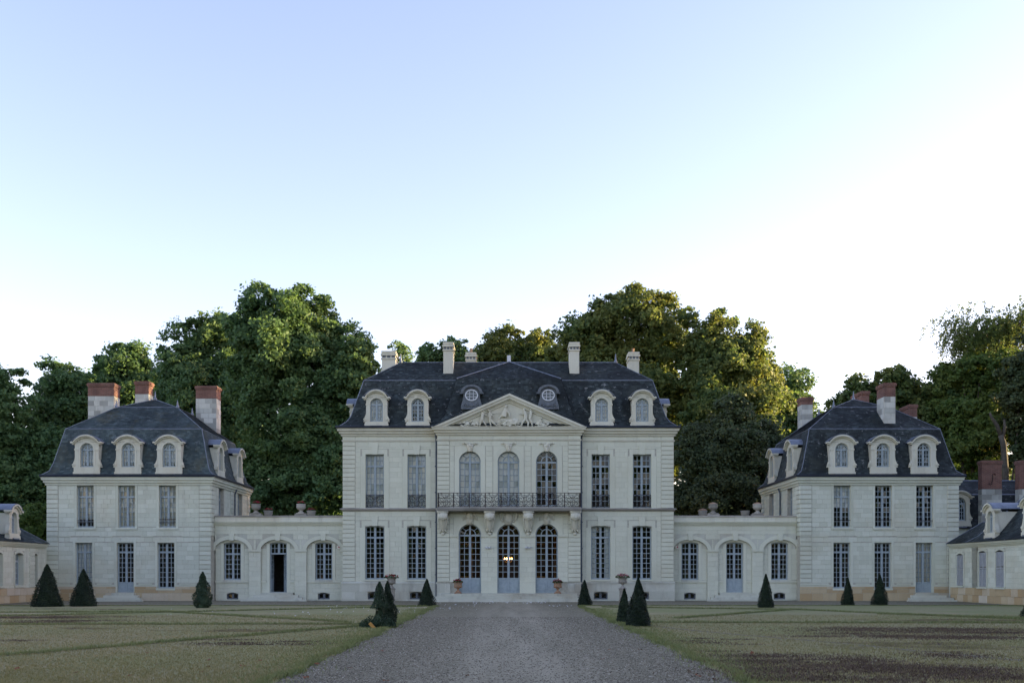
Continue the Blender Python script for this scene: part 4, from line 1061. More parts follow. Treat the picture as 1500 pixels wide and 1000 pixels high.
# ================================================================ arcaded galleries
def gallery(label, x0, x1, cxs, open_door, seed, parapet_dark):
    p = thing('gallery', label, 'gallery'); Yg = .6; D = 6.0; rng = random.Random(seed); Mx = TR(0, Yg, 0)
    zs, rx, rz, zc0, zc1, zt, zp = 3.10, 1.05, .66, 4.62, 4.86, 5.24, 1.19
    xs = [fx(c, Yg) for c in cxs]
    ops = [(x-rx, x+rx, 0, zs+rz) for x in xs]
    b = MB(); b.M = Mx
    for a, c, d, e in cells(x0, x1, 0, zc1, ops): b.box(a, c, 0, .14, d, e)
    for x in xs:
        arcp = [(x+rx*math.cos(math.pi*i/20), zs+rz*math.sin(math.pi*i/20)) for i in range(21)]
        b.prism(arcp[10:] + [(x-rx, zs+rz+.003), (x, zs+rz+.003)], -.012, .14); b.prism([(x, zs+rz+.003), (x+rx, zs+rz+.003)] + arcp[:11], -.012, .14)
    b.build('wall', M['stone_base'], p)
    Mi = TR(0, Yg+.14, 0); iops = []
    W_, DZ_, DT, WZ = 1.06, .51, 3.60, 1.28
    for i, x in enumerate(xs): iops.append((x-W_/2, x+W_/2, DZ_ if i == 1 else WZ, DT))
    cel = [(x-.36, x+.36, .08, .50) for i, x in enumerate(xs) if i != 1]
    wall_front(p, Mi, x0, x1, 0, zc1-.02, iops+cel, t=.32, m='stone_base', name='inner_wall', heads=[((o[0]+o[1])/2, W_, DT-.09, DT, 'seg', .09) for o in iops] + [(x, .72, .40, .50, 'seg', .10) for i, x in enumerate(xs) if i != 1])
    st = ashlar(Mx, x0, x1, zs+.08, zc0, [(x-rx-.30, x+rx+.30, zs, zs+rz+.02) for x in xs] + [(x-rx+.1, x+rx-.1, zs, zs+rz+.34) for x in xs], .30, .62, rng)
    for a, c in zip([x0]+[x+rx for x in xs], [x-rx for x in xs]+[x1]):
        if c-a > .1: st += ashlar(Mx, a, c, .02, zs-.09, [], .31, c-a, rng)
    for i, x in enumerate(xs): st += ashlar(Mi, x-rx, x+rx, zp+.08, zs+.1, [(iops[i][0]-.20, iops[i][1]+.20, 0, 9)], .30, .5, rng) + ashlar(Mi, x-rx, x+rx, .02, zp-.05, [(iops[i][0]-.02, iops[i][1]+.02, iops[i][2]-.14, 9)] + cel, .36, .7, rng)
    place_stones(p, st, M['stone'], 'stone', 220)
    for i, x in enumerate(xs):
        b = MB(); b.M = Mx
        b.arc(x, zs, rx+.01, rz+.01, rx+.24, rz+.24, -.05, 0, n=22); b.build('archivolt', M['stone'], p)
        b = MB(); b.M = Mx; b.prism([(x-.13, zs+rz-.06), (x+.13, zs+rz-.06), (x+.17, zs+rz+.38), (x-.17, zs+rz+.38)], -.10, .0); b.build('keystone', M['stone'], p)
        b = MB(); b.M = Mi
        for s in (-1,1):
            a, c = sorted((x+s*W_/2, x+s*(W_/2+.19))); b.box(a, c, -.030, 0, DZ_ if i == 1 else zp+.05, DT-.06)
            a, c = sorted((x+s*(W_/2+.20), x+s*rx)); b.box(a, c, -.07, 0, zp-.07, zp+.05)
        b.box(x-W_/2-.10, x+W_/2+.10, -.028, 0, DT+.003, DT+.19)
        if i != 1: b.box(x-rx, x+rx, -.065, 0, zp-.075, zp+.045)
        b.build('surround', M['stone'], p)
        if i == 1 and open_door:
            t, g = window_meshes(W_, DT-2.86, 'seg', .09, rb=2)
            o = link(t, 'door_frame', p, Mi @ TR(x, .16, 2.86)); link(g, 'glazing', o)
            b = MB(); b.box(-W_/2, -W_/2+.06, .001, .069, DZ_-2.86, -.001); b.box(W_/2-.06, W_/2, .001, .069, DZ_-2.86, -.001); b.box(-W_/2, W_/2, 0, .06, DZ_-2.87, DZ_-2.83)
            link(b.mesh('door_post', M['paint']), 'door_post', o)
            for s, ang in ((1, 62), (-1, -84)):
                lw, lh = .46, 2.30; b = MB(); g = MB()
                b.box(0,.05,0,.045,0,lh); b.box(lw-.05,lw,0,.045,0,lh); b.box(.05,lw-.05,.005,.04,lh-.07,lh); b.box(.05,lw-.05,.005,.04,0,.82)
                b.box(lw/2-.017,lw/2+.017,.008,.037,.82,lh-.07)
                for r in range(1,5): b.box(.05,lw-.05,.009,.036,.82+(lh-.89)*r/5-.017,.82+(lh-.89)*r/5+.017)
                g.add([(.05,.022,.82),(lw-.05,.022,.82),(lw-.05,.022,lh-.07),(.05,.022,lh-.07)],[(0,1,2,3)])
                mm = Mi @ TR(x+s*(W_/2-.06), .20, DZ_+.03, R(180-ang) if s > 0 else R(-ang))
                lf = link(b.mesh('door_leaf', M['paint']), 'door_leaf', p, mm); link(g.mesh('glazing', M['glass']), 'glazing', lf)
        elif i == 1:
            window(p, Mi, x, DZ_, W_, DT-DZ_, 'seg', .09, name='french_door', depth=.16, trans=2.38, rt=2, rb=5, panel=.82, sill=False)
        else:
            window(p, Mi, x, WZ, W_, DT-WZ, 'seg', .09, depth=.16, trans=1.60, rt=2, rb=5, smat='stone_base', sill_w=W_/2+.02)
            f, g = window_meshes(.72, .42, 'seg', .10, rb=1, cols=1, mat='paint_dark'); o = link(f, 'cellar_window', p, Mi @ TR(x, .12, .08)); link(g, 'glazing', o)
        if i == 1:
            for k, (z, y, e) in enumerate(((.50, Yg-.30, .55), (.36, Yg-.62, .85), (.22, Yg-.94, 1.15), (.10, Yg-1.24, 1.45))):
                e = min(e, 1.45); boxobj('step', M['stone_base'], p, (x-W_/2-e, x+W_/2+e, y, (Yg+.13, Yg-.31, Yg-.63, Yg-.95)[k], .001, z) if not (k == 0) else (x-W_/2-.45, x+W_/2+.45, y, Yg+.13, .001, z))
    b = MB(); b.M = Mx
    for a, c in zip([x0]+[x+rx for x in xs], [x-rx for x in xs]+[x1]):
        if c-a > .1: b.box(a-.03, c+.03, -.07, .02, zs-.08, zs+.05)
    b.build('impost', M['stone'], p)
    b = MB(); b.sweep(CORNICE(zc0, zc1, .20), [(x0, Yg), (x1, Yg)]); b.build('cornice', M['stone'], p)
    n = 6; w = (x1-x0)/n
    for k in range(n): boxobj('parapet_block', M['stone_trim'], p, (x0+k*w+.005, x0+(k+1)*w-.005, Yg-.02-(.02 if k % 3 == 0 else 0), Yg+.35, zc1+.001, zt-.09))
    boxobj('coping', M['stone_dark'], p, (x0, x1, Yg-.07, Yg+.42, zt-.088, zt))
    boxobj('terrace_roof', M['stone_dark'], p, (x0, x1, Yg+.46, D, zc1-.16, zc1+.02))
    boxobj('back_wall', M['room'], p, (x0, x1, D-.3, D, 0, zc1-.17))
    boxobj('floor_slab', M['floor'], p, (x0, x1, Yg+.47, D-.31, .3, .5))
    rebase(p, ((x0+x1)/2, Yg, 0)); return p
gallery('low arcaded stone gallery with its middle glazed door standing open', fx(309)+.06, HX0-.07, (339.6,407.0,473.8), True, 31, 1)
gallery('low arcaded stone gallery with its middle door shut and terracotta pots on the parapet', HX1+.07, fx(1172)-.06, (1011.3,1077.0,1143.0), False, 32, 0)

# ================================================================ low side wings and the range behind
def low_wing(name, label, xw, sgn, y_end, corner_y, setback, win_near, win_far, dorm_y, near_slope, seed, shutters):
    """xw: plane of the wall facing the court; sgn +1 when it faces +X"""
    p = thing(name, label, 'wing'); rng = random.Random(seed); Yn = -16.0
    def frame(x): return TR(x, Yn, 0, R(90)) if sgn > 0 else TR(x, 0, 0, R(-90))
    loc = (lambda Y: Y - Yn) if sgn > 0 else (lambda Y: -Y)
    ze = 3.28
    for (x, ya, yb, wins) in ((xw, Yn, corner_y, win_near), (xw - sgn*setback, corner_y, y_end, win_far)):
        Mx = frame(x); a, c = sorted((loc(ya), loc(yb))); ops = []; heads = []
        for (w0, w1, z0, z1) in wins:
            l0, l1 = sorted((loc(w0), loc(w1))); ops.append((l0, l1, z0, z1)); heads.append(((l0+l1)/2, l1-l0, z1-.12, z1, 'seg', .12))
        wall_front(p, Mx, a, c, 0, ze, ops, heads=heads)
        reveals(p, Mx, [(o[0],o[1],o[2],o[3]-.12) for o in ops], 'stone_pav', .3)
        so = [(o[0]-.14,o[1]+.14,o[2],o[3]+.10) for o in ops]
        place_stones(p, ashlar(Mx, a, c, .85, ze-.1, so, .28, .55, rng), M['stone_pav'], 'stone', 140)
        place_stones(p, ashlar(Mx, a, c, .01, .85, [], .40, .8, rng, proud=.03), M['stone_ochre'], 'plinth_stone', 60)
        q = loc(corner_y); qa, qb = (q-.62, q) if sgn > 0 else (q, q+.62)
        if x == xw: place_stones(p, quoins(Mx, qa, qb, .86, ze-.1, .27, .05, .03), M['stone_pav'], 'quoin')
        for o in ops:
            xc, w, h = (o[0]+o[1])/2, o[1]-o[0], o[3]-o[2]
            b = MB(); b.M = Mx
            for s in (-1,1):
                u, v = sorted((xc+s*w/2, xc+s*(w/2+.13))); b.box(u, v, -.03, 0, o[2], o[3]-.1)
            hp = head_pts(w, 'seg', .12); hq = head_pts(w+.26, 'seg', .15)
            b.prism([(xc+xx, o[3]-.12+zz) for xx,zz in hp] + [(xc+xx, o[3]-.02+zz) for xx,zz in reversed(hq)], -.03, 0)
            b.build('surround', M['stone_pav'], p)
            if shutters:
                sh = MB(); W2 = w/2
                for s in (-1,1):
                    u, v = sorted((s*.012, s*(W2-.01))); zt = h - .10
                    sh.box(u,u+.05,0,.04,0.02,zt); sh.box(v-.05,v,0,.04,0.02,zt)
                    for zz in (.02, h*.5, zt-.07): sh.box(u+.05,v-.05,.003,.037,zz,zz+.07)
                o2 = link(sh.mesh('shutter', M['shutter']), 'shutter', p, Mx @ TR(xc, .02, o[2]))
                sl = MB(); k = 0; zz = .11
                while zz < h-.2:
                    if not (h*.5-.03 < zz < h*.5+.09):
                        for s in (-1,1):
                            u, v = sorted((s*.065, s*(W2-.065))); sl.add([(u,.006,zz),(v,.006,zz),(v,.034,zz+.045),(u,.034,zz+.045),(u,.012,zz-.004),(v,.012,zz-.004),(v,.040,zz+.041),(u,.040,zz+.041)], [(0,1,2,3),(4,5,1,0),(3,2,6,7),(7,6,5,4)])
                    zz += .055
                link(sl.mesh('slats', M['shutter']), 'slats', o2, kind='stuff')
                b = MB(); b.box(xc-w/2-.1, xc+w/2+.1, -.10, .05, o[2]-.1, o[2]-.003); b.M = None
                link(b.mesh('sill', M['stone_pav']), 'sill', p, Mx)
            else:
                window(p, Mx, xc, o[2], w, h, 'seg', .12, depth=.26, trans=h*.74, rt=1, rb=4, smat='stone_pav')
    # cornice and roofs
    xf = xw - sgn*setback; xb = xw - sgn*8.5
    def pth(x, ya, yb): return [(x, ya), (x, yb)] if sgn > 0 else [(x, yb), (x, ya)]
    b = MB(); b.sweep(CORNICE(ze-.10, ze+.16, .26), pth(xw, Yn, corner_y)); b.sweep(CORNICE(ze-.10, ze+.16, .26), pth(xf, corner_y, y_end)); b.build('cornice', M['stone_pav'], p)
    boxobj('back_wall', M['stone_pav'], p, (min(xb,xb+sgn*.3), max(xb,xb+sgn*.3), Yn, y_end, 0, ze), (min(xb,xf), max(xb,xf)-.0, y_end-.3 if False else y_end-.02, y_end+.2, 0, ze), (min(xb,xw), max(xb,xw), Yn-.3, Yn, 0, ze))
    r = MB(); sl = MB(); rr = random.Random(seed+5)
    def X(o): return xw + sgn*.30 - sgn*o
    def face(A, B, C_, D_):
        q = (A,B,C_,D_) if sgn > 0 else (B,A,D_,C_)
        r.add(list(q), [(0,1,2,3)]); slate_patch(sl, *q, rng=rr)
    zr = ze+.18; t = 2.6 if near_slope > .9 else 3.4; kz = near_slope
    c0 = corner_y + .25
    # near block, hipped at the corner; slightly bell-cast foot
    A0, A1 = (X(0), Yn, zr), (X(0), c0, zr); B0, B1 = (X(.5), Yn, zr+.5*kz*.6), (X(.5), c0-.5, zr+.5*kz*.6); C0, C1 = (X(t), Yn, zr+t*kz), (X(t), c0-t, zr+t*kz)
    face(A0, A1, B1, B0); face(B0, B1, C1, C0)
    xe = X(9.0); A2, B2, C2 = (xe, c0, zr), (xe, c0-.5, zr+.5*kz*.6), (xe, c0-t, zr+t*kz)
    face(A1, A2, B2, B1); face(B1, B2, C2, C1)
    C3 = (xe, Yn, zr+t*kz); r.add([C0, C1, C2, C3], [(0,1,2,3)])
    # set-back block with its own lower roof
    xs0 = xf + sgn*.30; t2 = 1.75; k2 = .72
    D0, D1 = (xs0, corner_y-1.2, zr), (xs0, y_end-.02, zr); E0, E1 = (xs0-sgn*t2, corner_y-1.2, zr+t2*k2), (xs0-sgn*t2, y_end-.02 - (t2*.6 if sgn < 0 else t2), zr+t2*k2)
    face(D0, D1, E1, E0); 
    D2, E2 = (xe, y_end-.02, zr), (xe, E1[1], E1[2]); face(D1, D2, E2, E1); r.add([E0,E1,E2,(xe,E0[1],E0[2])], [(0,1,2,3)])
    ro = r.build('roof', M['slate_blue' if seed == 41 else 'slate'], p); sl.build('slates', M['slate_blue' if seed == 41 else 'slate'], ro, kind='stuff')
    b = MB(); b.tube([A1,B1,C1], .035, 5); b.tube([D1,E1], .035, 5); b.tube([E0,E1], .05, 5); b.build('lead_ridge', M['lead'], ro)
    for dy in dorm_y:
        dormer(p, TR(xw + sgn*.03, dy, ze+.33, R(90) if sgn > 0 else R(-90)), 1.05, 1.82, 1.8, .62, 1.20, .32, 'stone_trim')
    rebase(p, (xw, (Yn+y_end)/2, 0)); return p
low_wing('low_wing', 'low stone wing with open-paned windows and one hooded dormer, beside the pavilion with lichened roof', -27.9, 1, -.45, -2.05, .10,
    ((-4.35,-3.40,1.0,2.85),(-6.75,-5.75,1.0,2.85),(-9.2,-8.2,1.0,2.85)), ((-1.95,-1.45,1.0,2.85),), (-4.5,-8.5), .72, 41, False)
low_wing('low_wing', 'low stone wing with closed grey louvred shutters on tall narrow windows', 26.85, -1, -.45, -3.3, .0,
    ((-4.95,-4.05,.92,2.95),(-6.95,-6.0,.92,2.95),(-10.2,-9.3,.92,2.95)), ((-2.15,-1.25,.96,2.85),), (-5.45,-9.5), 1.13, 42, True)

rng_ = thing('service_range', 'stone service range with tall red brick chimneys, mostly hidden behind the shuttered wing', 'building')
RY = 4.0; x0, x1 = 27.65, 42.0
boxobj('wall', M['stone_pav'], rng_, (x0, x1, RY, RY+8, 0, 4.6))
rf, rg, _ = mansard(rng_, x0, x1, RY, RY+8, [(-.2,4.6),(.3,5.2),(.85,6.85),(2.9,7.95)], M['slate'], 77)
b = MB()
for q in (2,3): b.tube(rg(q)+[rg(q)[0]], .06, 5)
b.build('lead_ridge', M['lead'], rf)
dormer(rng_, TR(fx(1405.5, RY), RY-.05, 4.66), 1.3, 2.25, 1.3, .8, 1.5, .45, 'stone_trim')
for k, (a, c) in enumerate(((1438.5,1467.5),(1493.0,1522.0))):
    Y0 = 3.0; x_0, x_1 = fx(a,Y0), fx(c,Y0)
    o = chimney(rng_, x_0, x_1, Y0, Y0+.5, 3.0, fz(716,Y0), fz(674,Y0))
    b = MB(); cx_, z0, z1 = (x_0+x_1)/2, fz(709,Y0), fz(693.5,Y0); y = Y0-.03
    b.tube([(cx_-.02,y,z0+.06),(cx_+.02,y,(z0+z1)/2),(cx_+.03,y,z1-.06)], .02, 5)
    b.tube([(cx_+.03+.09-.09*math.cos(R(t)),y,z1-.06+.07*math.sin(R(t))) for t in range(0,250,25)], .02, 5)
    b.tube([(cx_-.02-.09+.09*math.cos(R(t)),y,z0+.06-.07*math.sin(R(t))) for t in range(0,250,25)], .02, 5)
    link(b.mesh('wall_anchor', M['iron']), 'wall_anchor', o)
rebase(rng_, ((x0+x1)/2, RY, 0))
# ================================================================ trees
def quads(c, nrm, size, rng, aspect=1.5):
    """one four-cornered leaf blade per centre"""
    n = len(c); nrm = nrm / np.maximum(np.linalg.norm(nrm, axis=1, keepdims=True), 1e-6)
    t = rng.normal(size=(n,3)); t -= nrm*np.sum(t*nrm, axis=1, keepdims=True); t /= np.maximum(np.linalg.norm(t, axis=1, keepdims=True), 1e-6)
    u = np.cross(nrm, t); s = (size*rng.uniform(.65, 1.35, n))[:,None]; a = s*.5; b = s*.5/aspect
    bend = nrm*s*.10
    return np.stack([c - t*a - bend, c + u*b, c + t*a - bend, c - u*b], axis=1).reshape(-1,3)
def unit(rng, n):
    d = rng.normal(size=(n,3)); return d/np.linalg.norm(d, axis=1, keepdims=True)
def dome_leaves(c, r, n, size, rng, lobe=.26, front=True, clump=.16, dens=1.0):
    """leaves gathered in tufts on lobes that fill an ellipsoid"""
    c = np.array(c); r = np.array(r)
    nl = max(6, int(5.5/(lobe*lobe)*.55)); d = unit(rng, nl*3)
    if front: d = d[(d[:,1] < .45)]
    d = d[:nl]; lc = c + d*r*rng.uniform(.55, 1.0, (len(d),1)); lr = lobe*rng.uniform(.50, 1.30, len(d))[:,None]*r.mean()*np.array([1.0,1.0,.8])
    nc = max(10, int(n/len(d)/26)); out = []; nr = []
    for k in range(len(d)):
        e = unit(rng, nc*2); e = e[(e@ (d[k]+np.array([0,-.25,.35]))) > -.35][:nc]
        cc = lc[k] + e*lr[k]*rng.uniform(.55,1.08,(len(e),1))
        m = max(3, int(n/len(d)/max(1,len(e))))
        sig = clump*rng.uniform(.6,1.5,(len(e),1,1))*lr[k].mean()*1.6
        p = cc[:,None,:] + np.clip(rng.normal(size=(len(e),m,3)),-1.7,1.7)*sig*np.array([1.1,1.1,.7])
        out.append(p.reshape(-1,3)); nr.append(np.repeat(e, m, axis=0)*.7 + np.repeat(d[k][None], len(e)*m, 0)*.3)
    m = int(n*.30); e = unit(rng, m*2); e = e[e[:,1] < .5][:m]; fill = c + e*r*rng.uniform(.30,.80,(len(e),1))*(1+.08*np.sin(e[:,:1]*9+e[:,2:]*7))
    out.append(fill); nr.append(e)
    p = np.concatenate(out); q = np.concatenate(nr) + rng.normal(size=p.shape)*.75 + np.array([0,-.35,.40])
    ok = p[:,2] > .3
    return quads(p[ok], q[ok], size, rng)
def tree(name, label, Y, domes, mat, seed, size=.34, k=1.0, lobe=.25, trunk=(None,.45), group=None, front=True, gap=.16, cat='tree'):
    rng = np.random.default_rng(seed); rr = random.Random(seed); s = S(Y)
    D = []
    for (cx, cy, rx, rz) in domes:
        yo = rr.uniform(-1.5, 1.5); x, z = fx(cx, Y), fz(cy, Y); D.append(((x, Y+yo, z), (rx/s, (rx+rz)/2/s*.9, rz/s), rx*rz*math.pi))
    bx = trunk[0] if trunk[0] is not None else domes[0][0]; bx = fx(bx, Y)
    t = thing(name, label, cat, (bx, Y, 0), 0, group)
    co = np.concatenate([dome_leaves(c, r, int(a*1.35*k), size, rng, lobe, front, gap) for c, r, a in D])
    link(np_mesh('crown', co - np.array([bx, Y, 0]), 4, M[mat]), 'crown', t)
    b = MB(); r0 = trunk[1]; top = max(c[2] for c, _, _ in D); zf = top*.42
    b.tube([(0,0,-.1),(rr.uniform(-.2,.2),0,zf*.5),(rr.uniform(-.5,.5),0,zf)], r0, 8, r0*.72)
    for c, r, a in D:
        tip = (c[0]-bx, c[1]-Y, c[2]+r[2]*.30); mid = ((tip[0])*.55, tip[1]*.5+rr.uniform(-.5,.5), zf+(tip[2]-zf)*.5 if tip[2] > zf else zf*.9)
        b.tube([(0,0,zf*.85), mid, tip], r0*.55, 6, .06)
        for q in range(7):
            d = unit(rng, 1)[0]; e = (c[0]-bx+d[0]*r[0]*.72, tip[1]+d[1]*r[1]*.7, c[2]+d[2]*r[2]*.65)
            b.tube([(mid[0]*.6+tip[0]*.4, mid[1], mid[2]*.6+tip[2]*.4), ((e[0]+tip[0]*.7)/1.7, e[1]*.5, (e[2]+mid[2])/2+.4), e], r0*.20, 5, .03)
    b.build('trunk', M['bark'], t, smooth=True)
    return t
tree('plane_tree', 'tallest broad green tree, rising behind the gallery with the open door', 32, [(415,500,66,80),(455,492,46,66),(503,532,44,62),(380,512,38,72),(430,610,98,80),(395,700,66,60),(470,690,62,66),(485,620,50,70),(500,700,40,60),(528,566,32,58),(520,640,34,70)], 'leaf_plane', 1, trunk=(425,.7), k=.9)
tree('plane_tree', 'tall green tree with two rounded tops behind the chimney tops of the lichen-roofed pavilion', 40, [(312,516,44,66),(268,540,36,74),(295,600,72,84),(330,680,60,76),(345,540,34,70),(350,620,50,70)], 'leaf_plane', 2, trunk=(300,.6))
tree('plane_tree', 'rounded green tree behind the widest brick-topped chimney', 48, [(192,566,50,58),(160,580,36,62),(215,600,50,84),(180,660,70,70)], 'leaf_plane', 3, trunk=(190,.5))
tree('plane_tree', 'green tree with yellowing top, just clear of the widest brick-topped chimney', 42, [(84,592,30,62),(120,585,30,54),(100,640,60,70)], 'leaf_plane', 4, trunk=(95,.5))
tree('plane_tree', 'dark green tree cut by the edge of the picture, above the wing with hooded dormer', 34, [(12,616,36,78),(-38,600,50,80),(20,690,56,80),(75,680,46,66),(10,740,60,60)], 'leaf_plane', 5, trunk=(0,.6))
tree('poplar', 'thin open-branched treetop showing beside the end chimney of the main roof', 64, [(583,528,19,29),(572,560,28,30)], 'leaf_plane', 6, k=.5, trunk=(580,.3), gap=.22)
tree('plane_tree', 'small rounded treetop behind the main roof beside the paler slender chimney', 56, [(634,528,24,25),(665,524,26,28),(650,560,50,30),(688,548,30,26)], 'leaf_plane', 7, trunk=(650,.4))
tree('plane_tree', 'low green treetop behind the main roof above the pediment tip', 58, [(735,515,32,36),(768,520,30,36),(706,530,24,28),(735,560,70,36),(790,520,24,34),(800,560,40,40)], 'leaf_sunlit', 8, trunk=(740,.4))
tree('plane_tree', 'huge domed tree with sunlit yellow shoulder, behind the main roof', 42, [(930,508,70,82),(868,515,54,66),(974,497,40,68),(834,545,34,74),(900,580,90,70),(960,620,70,70),(995,640,46,60)], 'leaf_sunlit', 9, trunk=(935,.7), k=.9)
tree('plane_tree', 'wide domed tree glowing yellow in the sun, above the round dark oak', 38, [(1062,536,56,80),(1030,520,30,62),(1102,560,34,72),(1060,610,84,70)], 'leaf_sunlit', 10, trunk=(1065,.6))
tree('plane_tree', 'green open tree with loose branch ends, beside the slender patched chimney', 48, [(1160,580,30,46),(1140,600,36,58),(1165,650,36,62),(1190,640,22,50)], 'leaf_plane', 11, k=.6, gap=.22, trunk=(1150,.4))
tree('holm_oak', 'round dark brownish-green oak standing close behind the gallery', 20, [(1068,662,72,76),(1025,690,42,70),(1115,684,38,62),(1060,732,92,52)], 'leaf_dark', 12, size=.24, k=1.5, lobe=.24, trunk=(1065,.5))
tree('plane_tree', 'green tree with a pointed sunny top, behind the tallest chimney of the black-roofed pavilion', 30, [(1302,575,24,44),(1268,590,28,40),(1325,590,28,46),(1290,640,64,60),(1232,612,30,36),(1250,590,24,34),(1345,600,26,40)], 'leaf_sunlit', 13, k=.8, gap=.2, trunk=(1295,.4))
tree('plane_tree', 'shady green tree between the black-roofed pavilion and the feathery tree', 30, [(1372,610,32,50),(1400,592,34,58),(1370,670,50,60)], 'leaf_plane', 14, trunk=(1380,.4))
tree('lime_tree', 'leafy mid-green tree behind the brick-chimneyed range, below the feathery crown', 26, [(1428,570,44,66),(1415,640,46,60),(1450,650,40,70),(1470,570,40,56),(1395,600,30,50)], 'leaf_bush', 15, size=.28, k=1.2, trunk=(1430,.4))
tree('holm_oak', 'dark oak with bare forked trunk, behind the tall brick chimneys', 21, [(1492,560,34,44),(1515,600,46,60),(1500,660,24,34),(1530,520,40,50)], 'leaf_dark', 16, size=.25, k=1.2, lobe=.26, trunk=(1479,.2))
tree('shrub', 'yellow-green bush behind the hooded dormer of the low wing', 7.0, [(48,768,24,32),(66,780,20,30),(24,772,22,30)], 'leaf_bush', 17, size=.15, k=2.2, lobe=.3, trunk=(45,.08), cat='bush')
# the bare forked trunk of the dark oak
t = thing('tree_trunk', 'bare grey forked trunk standing before the dark oak', 'tree', (fx(1472,18), 18, 0))
b = MB(); X0 = fx(1472,18)
def q18(px, py): return (fx(px,18)-X0, 0, fz(py,18))
b.tube([(0,0,0), q18(1473,690), q18(1470,650), q18(1466,637)], .27, 9, .21); b.tube([q18(1467,640), q18(1460,622), q18(1452,610), q18(1450,604)], .19, 8, .07); b.tube([q18(1468,645), q18(1472,625), q18(1471,614)], .17, 8, .07)
b.build('trunk', M['bark'], t, smooth=True)
# feathery tree with hanging sprays
def weeping(name, label, Y, limbs, seed, n_spray, tr):
    rng = np.random.default_rng(seed); rr = random.Random(seed); bx = fx(tr, Y)
    t = thing(name, label, 'tree', (bx, Y, 0)); b = MB(); C_ = []; N_ = []; T_ = []
    zb = fz(570, Y); b.tube([(0,0,-.1),(.1,0,zb*.5),(0,0,zb)], .40, 8, .25)
    for (cx, cy, rx, rz) in limbs:
        for q in range(9):
            a = rr.uniform(0, math.pi); e = (fx(cx+rx*math.cos(a)*rr.uniform(.3,1), Y)-bx, rr.uniform(-2.5,2.5), fz(cy-rz*math.sin(a)*rr.uniform(.2,.95), Y))
            m1 = (e[0]*.35, e[1]*.3, zb+(e[2]-zb)*.55); m2 = (e[0]*.75, e[1]*.7, zb+(e[2]-zb)*.92)
            b.tube([(0,0,zb-.3), m1, m2, tuple(.85*u+.15*v for u, v in zip(e, m2))], .11, 6, .015)
            for w in range(n_spray):
                u = rr.uniform(.25,1.05); p0 = Vector(m1).lerp(Vector(e), u) + Vector((rr.gauss(0,.6), rr.gauss(0,.9), rr.gauss(.5,.5)))
                L = rr.uniform(.8, 2.2); dx = rr.uniform(-.5,.5) + .35*(1 if e[0] > 0 else -1); m = int(L/.055)
                s_ = np.linspace(0,1,m)[:,None]
                path = np.array(p0) + np.array([dx*L*.9, rr.uniform(-.5,.5)*L, .25*L])*s_ + np.array([0,0,-1.15*L])*s_**2
                pt = path + rng.normal(size=path.shape)*.07; C_.append(pt); N_.append(rng.normal(size=pt.shape))
    co = np.concatenate(C_); nr = np.concatenate(N_) + np.array([0,-.3,.3])
    link(np_mesh('crown', quads(co, nr, .21, rng, 2.0), 4, M['leaf_willow']), 'crown', t)
    b.build('trunk', M['bark'], t, smooth=True); return t
weeping('honey_locust', 'tall feathery tree with drooping see-through sprays, topping all others behind the brick chimneys', 28, [(1440,490,62,46),(1404,496,36,44),(1500,476,60,44),(1405,520,44,26),(1470,500,50,40),(1540,470,50,40)], 18, 20, 1452)

# woodland closing the view behind the trees
rng = np.random.default_rng(50); n = 70000
p = np.stack([rng.uniform(-78, 78, n), rng.uniform(66, 78, n), rng.uniform(.2, 1, n)**.8*1.0], 1)
hgt = 15.0 + 3.0*np.sin(p[:,0]*.23) + 1.6*np.sin(p[:,0]*.71+1) + 1.0*np.sin(p[:,0]*1.9)
p[:,2] *= hgt
o = link(np_mesh('woodland', quads(p, rng.normal(size=p.shape)+np.array([0,-.6,.3]), .8, rng, 1.3), 4, M['leaf_plane']), 'woodland', kind='stuff')
tag(o, 'dark far woodland closing the gaps under the tree crowns', 'woodland')

rng = np.random.default_rng(51); n = 26000  # unseen leaf mass added behind the viewer to darken the panes' reflections
p = np.stack([rng.uniform(-95, 95, n), rng.uniform(-150, -135, n), rng.uniform(0, 1, n)**.8], 1)
hgt = 19 + 3*np.sin(p[:,0]*.21) + 2*np.sin(p[:,0]*.6+1)
p[:,2] *= hgt
o = link(np_mesh('woodland', quads(p, rng.normal(size=p.shape)+np.array([0,.6,.3]), 1.5, rng, 1.3), 4, M['leaf_plane']), 'woodland', kind='stuff')
tag(o, 'unseen woodland added across the far end of the drive to darken the window reflections', 'woodland')
# unseen trees added west of the court to keep its lower half in shade
def unseen_shade_tree(x, y, h, seed, label):
    rng = np.random.default_rng(seed); t = thing('unseen_shade_tree', label, 'tree', (x, y, 0), 0, 'unseen trees added to shade the court')
    co = np.concatenate([dome_leaves((0,0,h*.62), (7.5,7.5,h*.38), 5200, .75, rng, .34, False), dome_leaves((0,0,h*.25), (8.0,8.0,h*.28), 5200, .75, rng, .34, False)])
    link(np_mesh('crown', co, 4, M['leaf_plane']), 'crown', t)
    b = MB(); b.tube([(0,0,-.1),(0,0,h*.5),(.3,0,h*.8)], .5, 8, .1); b.build('trunk', M['bark'], t); return t
pt = unseen_shade_tree(58, -62, 22, 60, 'tall unseen tree in the row added beside the court for shade')
for i, (x, y, s_) in enumerate(((60,-56,1.0),(61,-44,1.1),(60,-32,1.0),(61,-20,1.1),(62,-8,1.0),(60,3,1.1),(70,-60,1.1),(72,-47,1.05),(71,-22,1.1),(62,-50,1.0),(58,-38,1.05),(63,-26,.98),(59,-14,1.06),(64,-2,1.02),(60,9,1.08),(65,20,1.1),(66,-74,1.0),(74,-8,1.15),(76,14,1.15),(74,-34,1.1))):
    c = copy_tree(pt); c.location = (x, y, 0); c.rotation_euler = (0,0,i*1.3); c.scale = (1,1,s_)

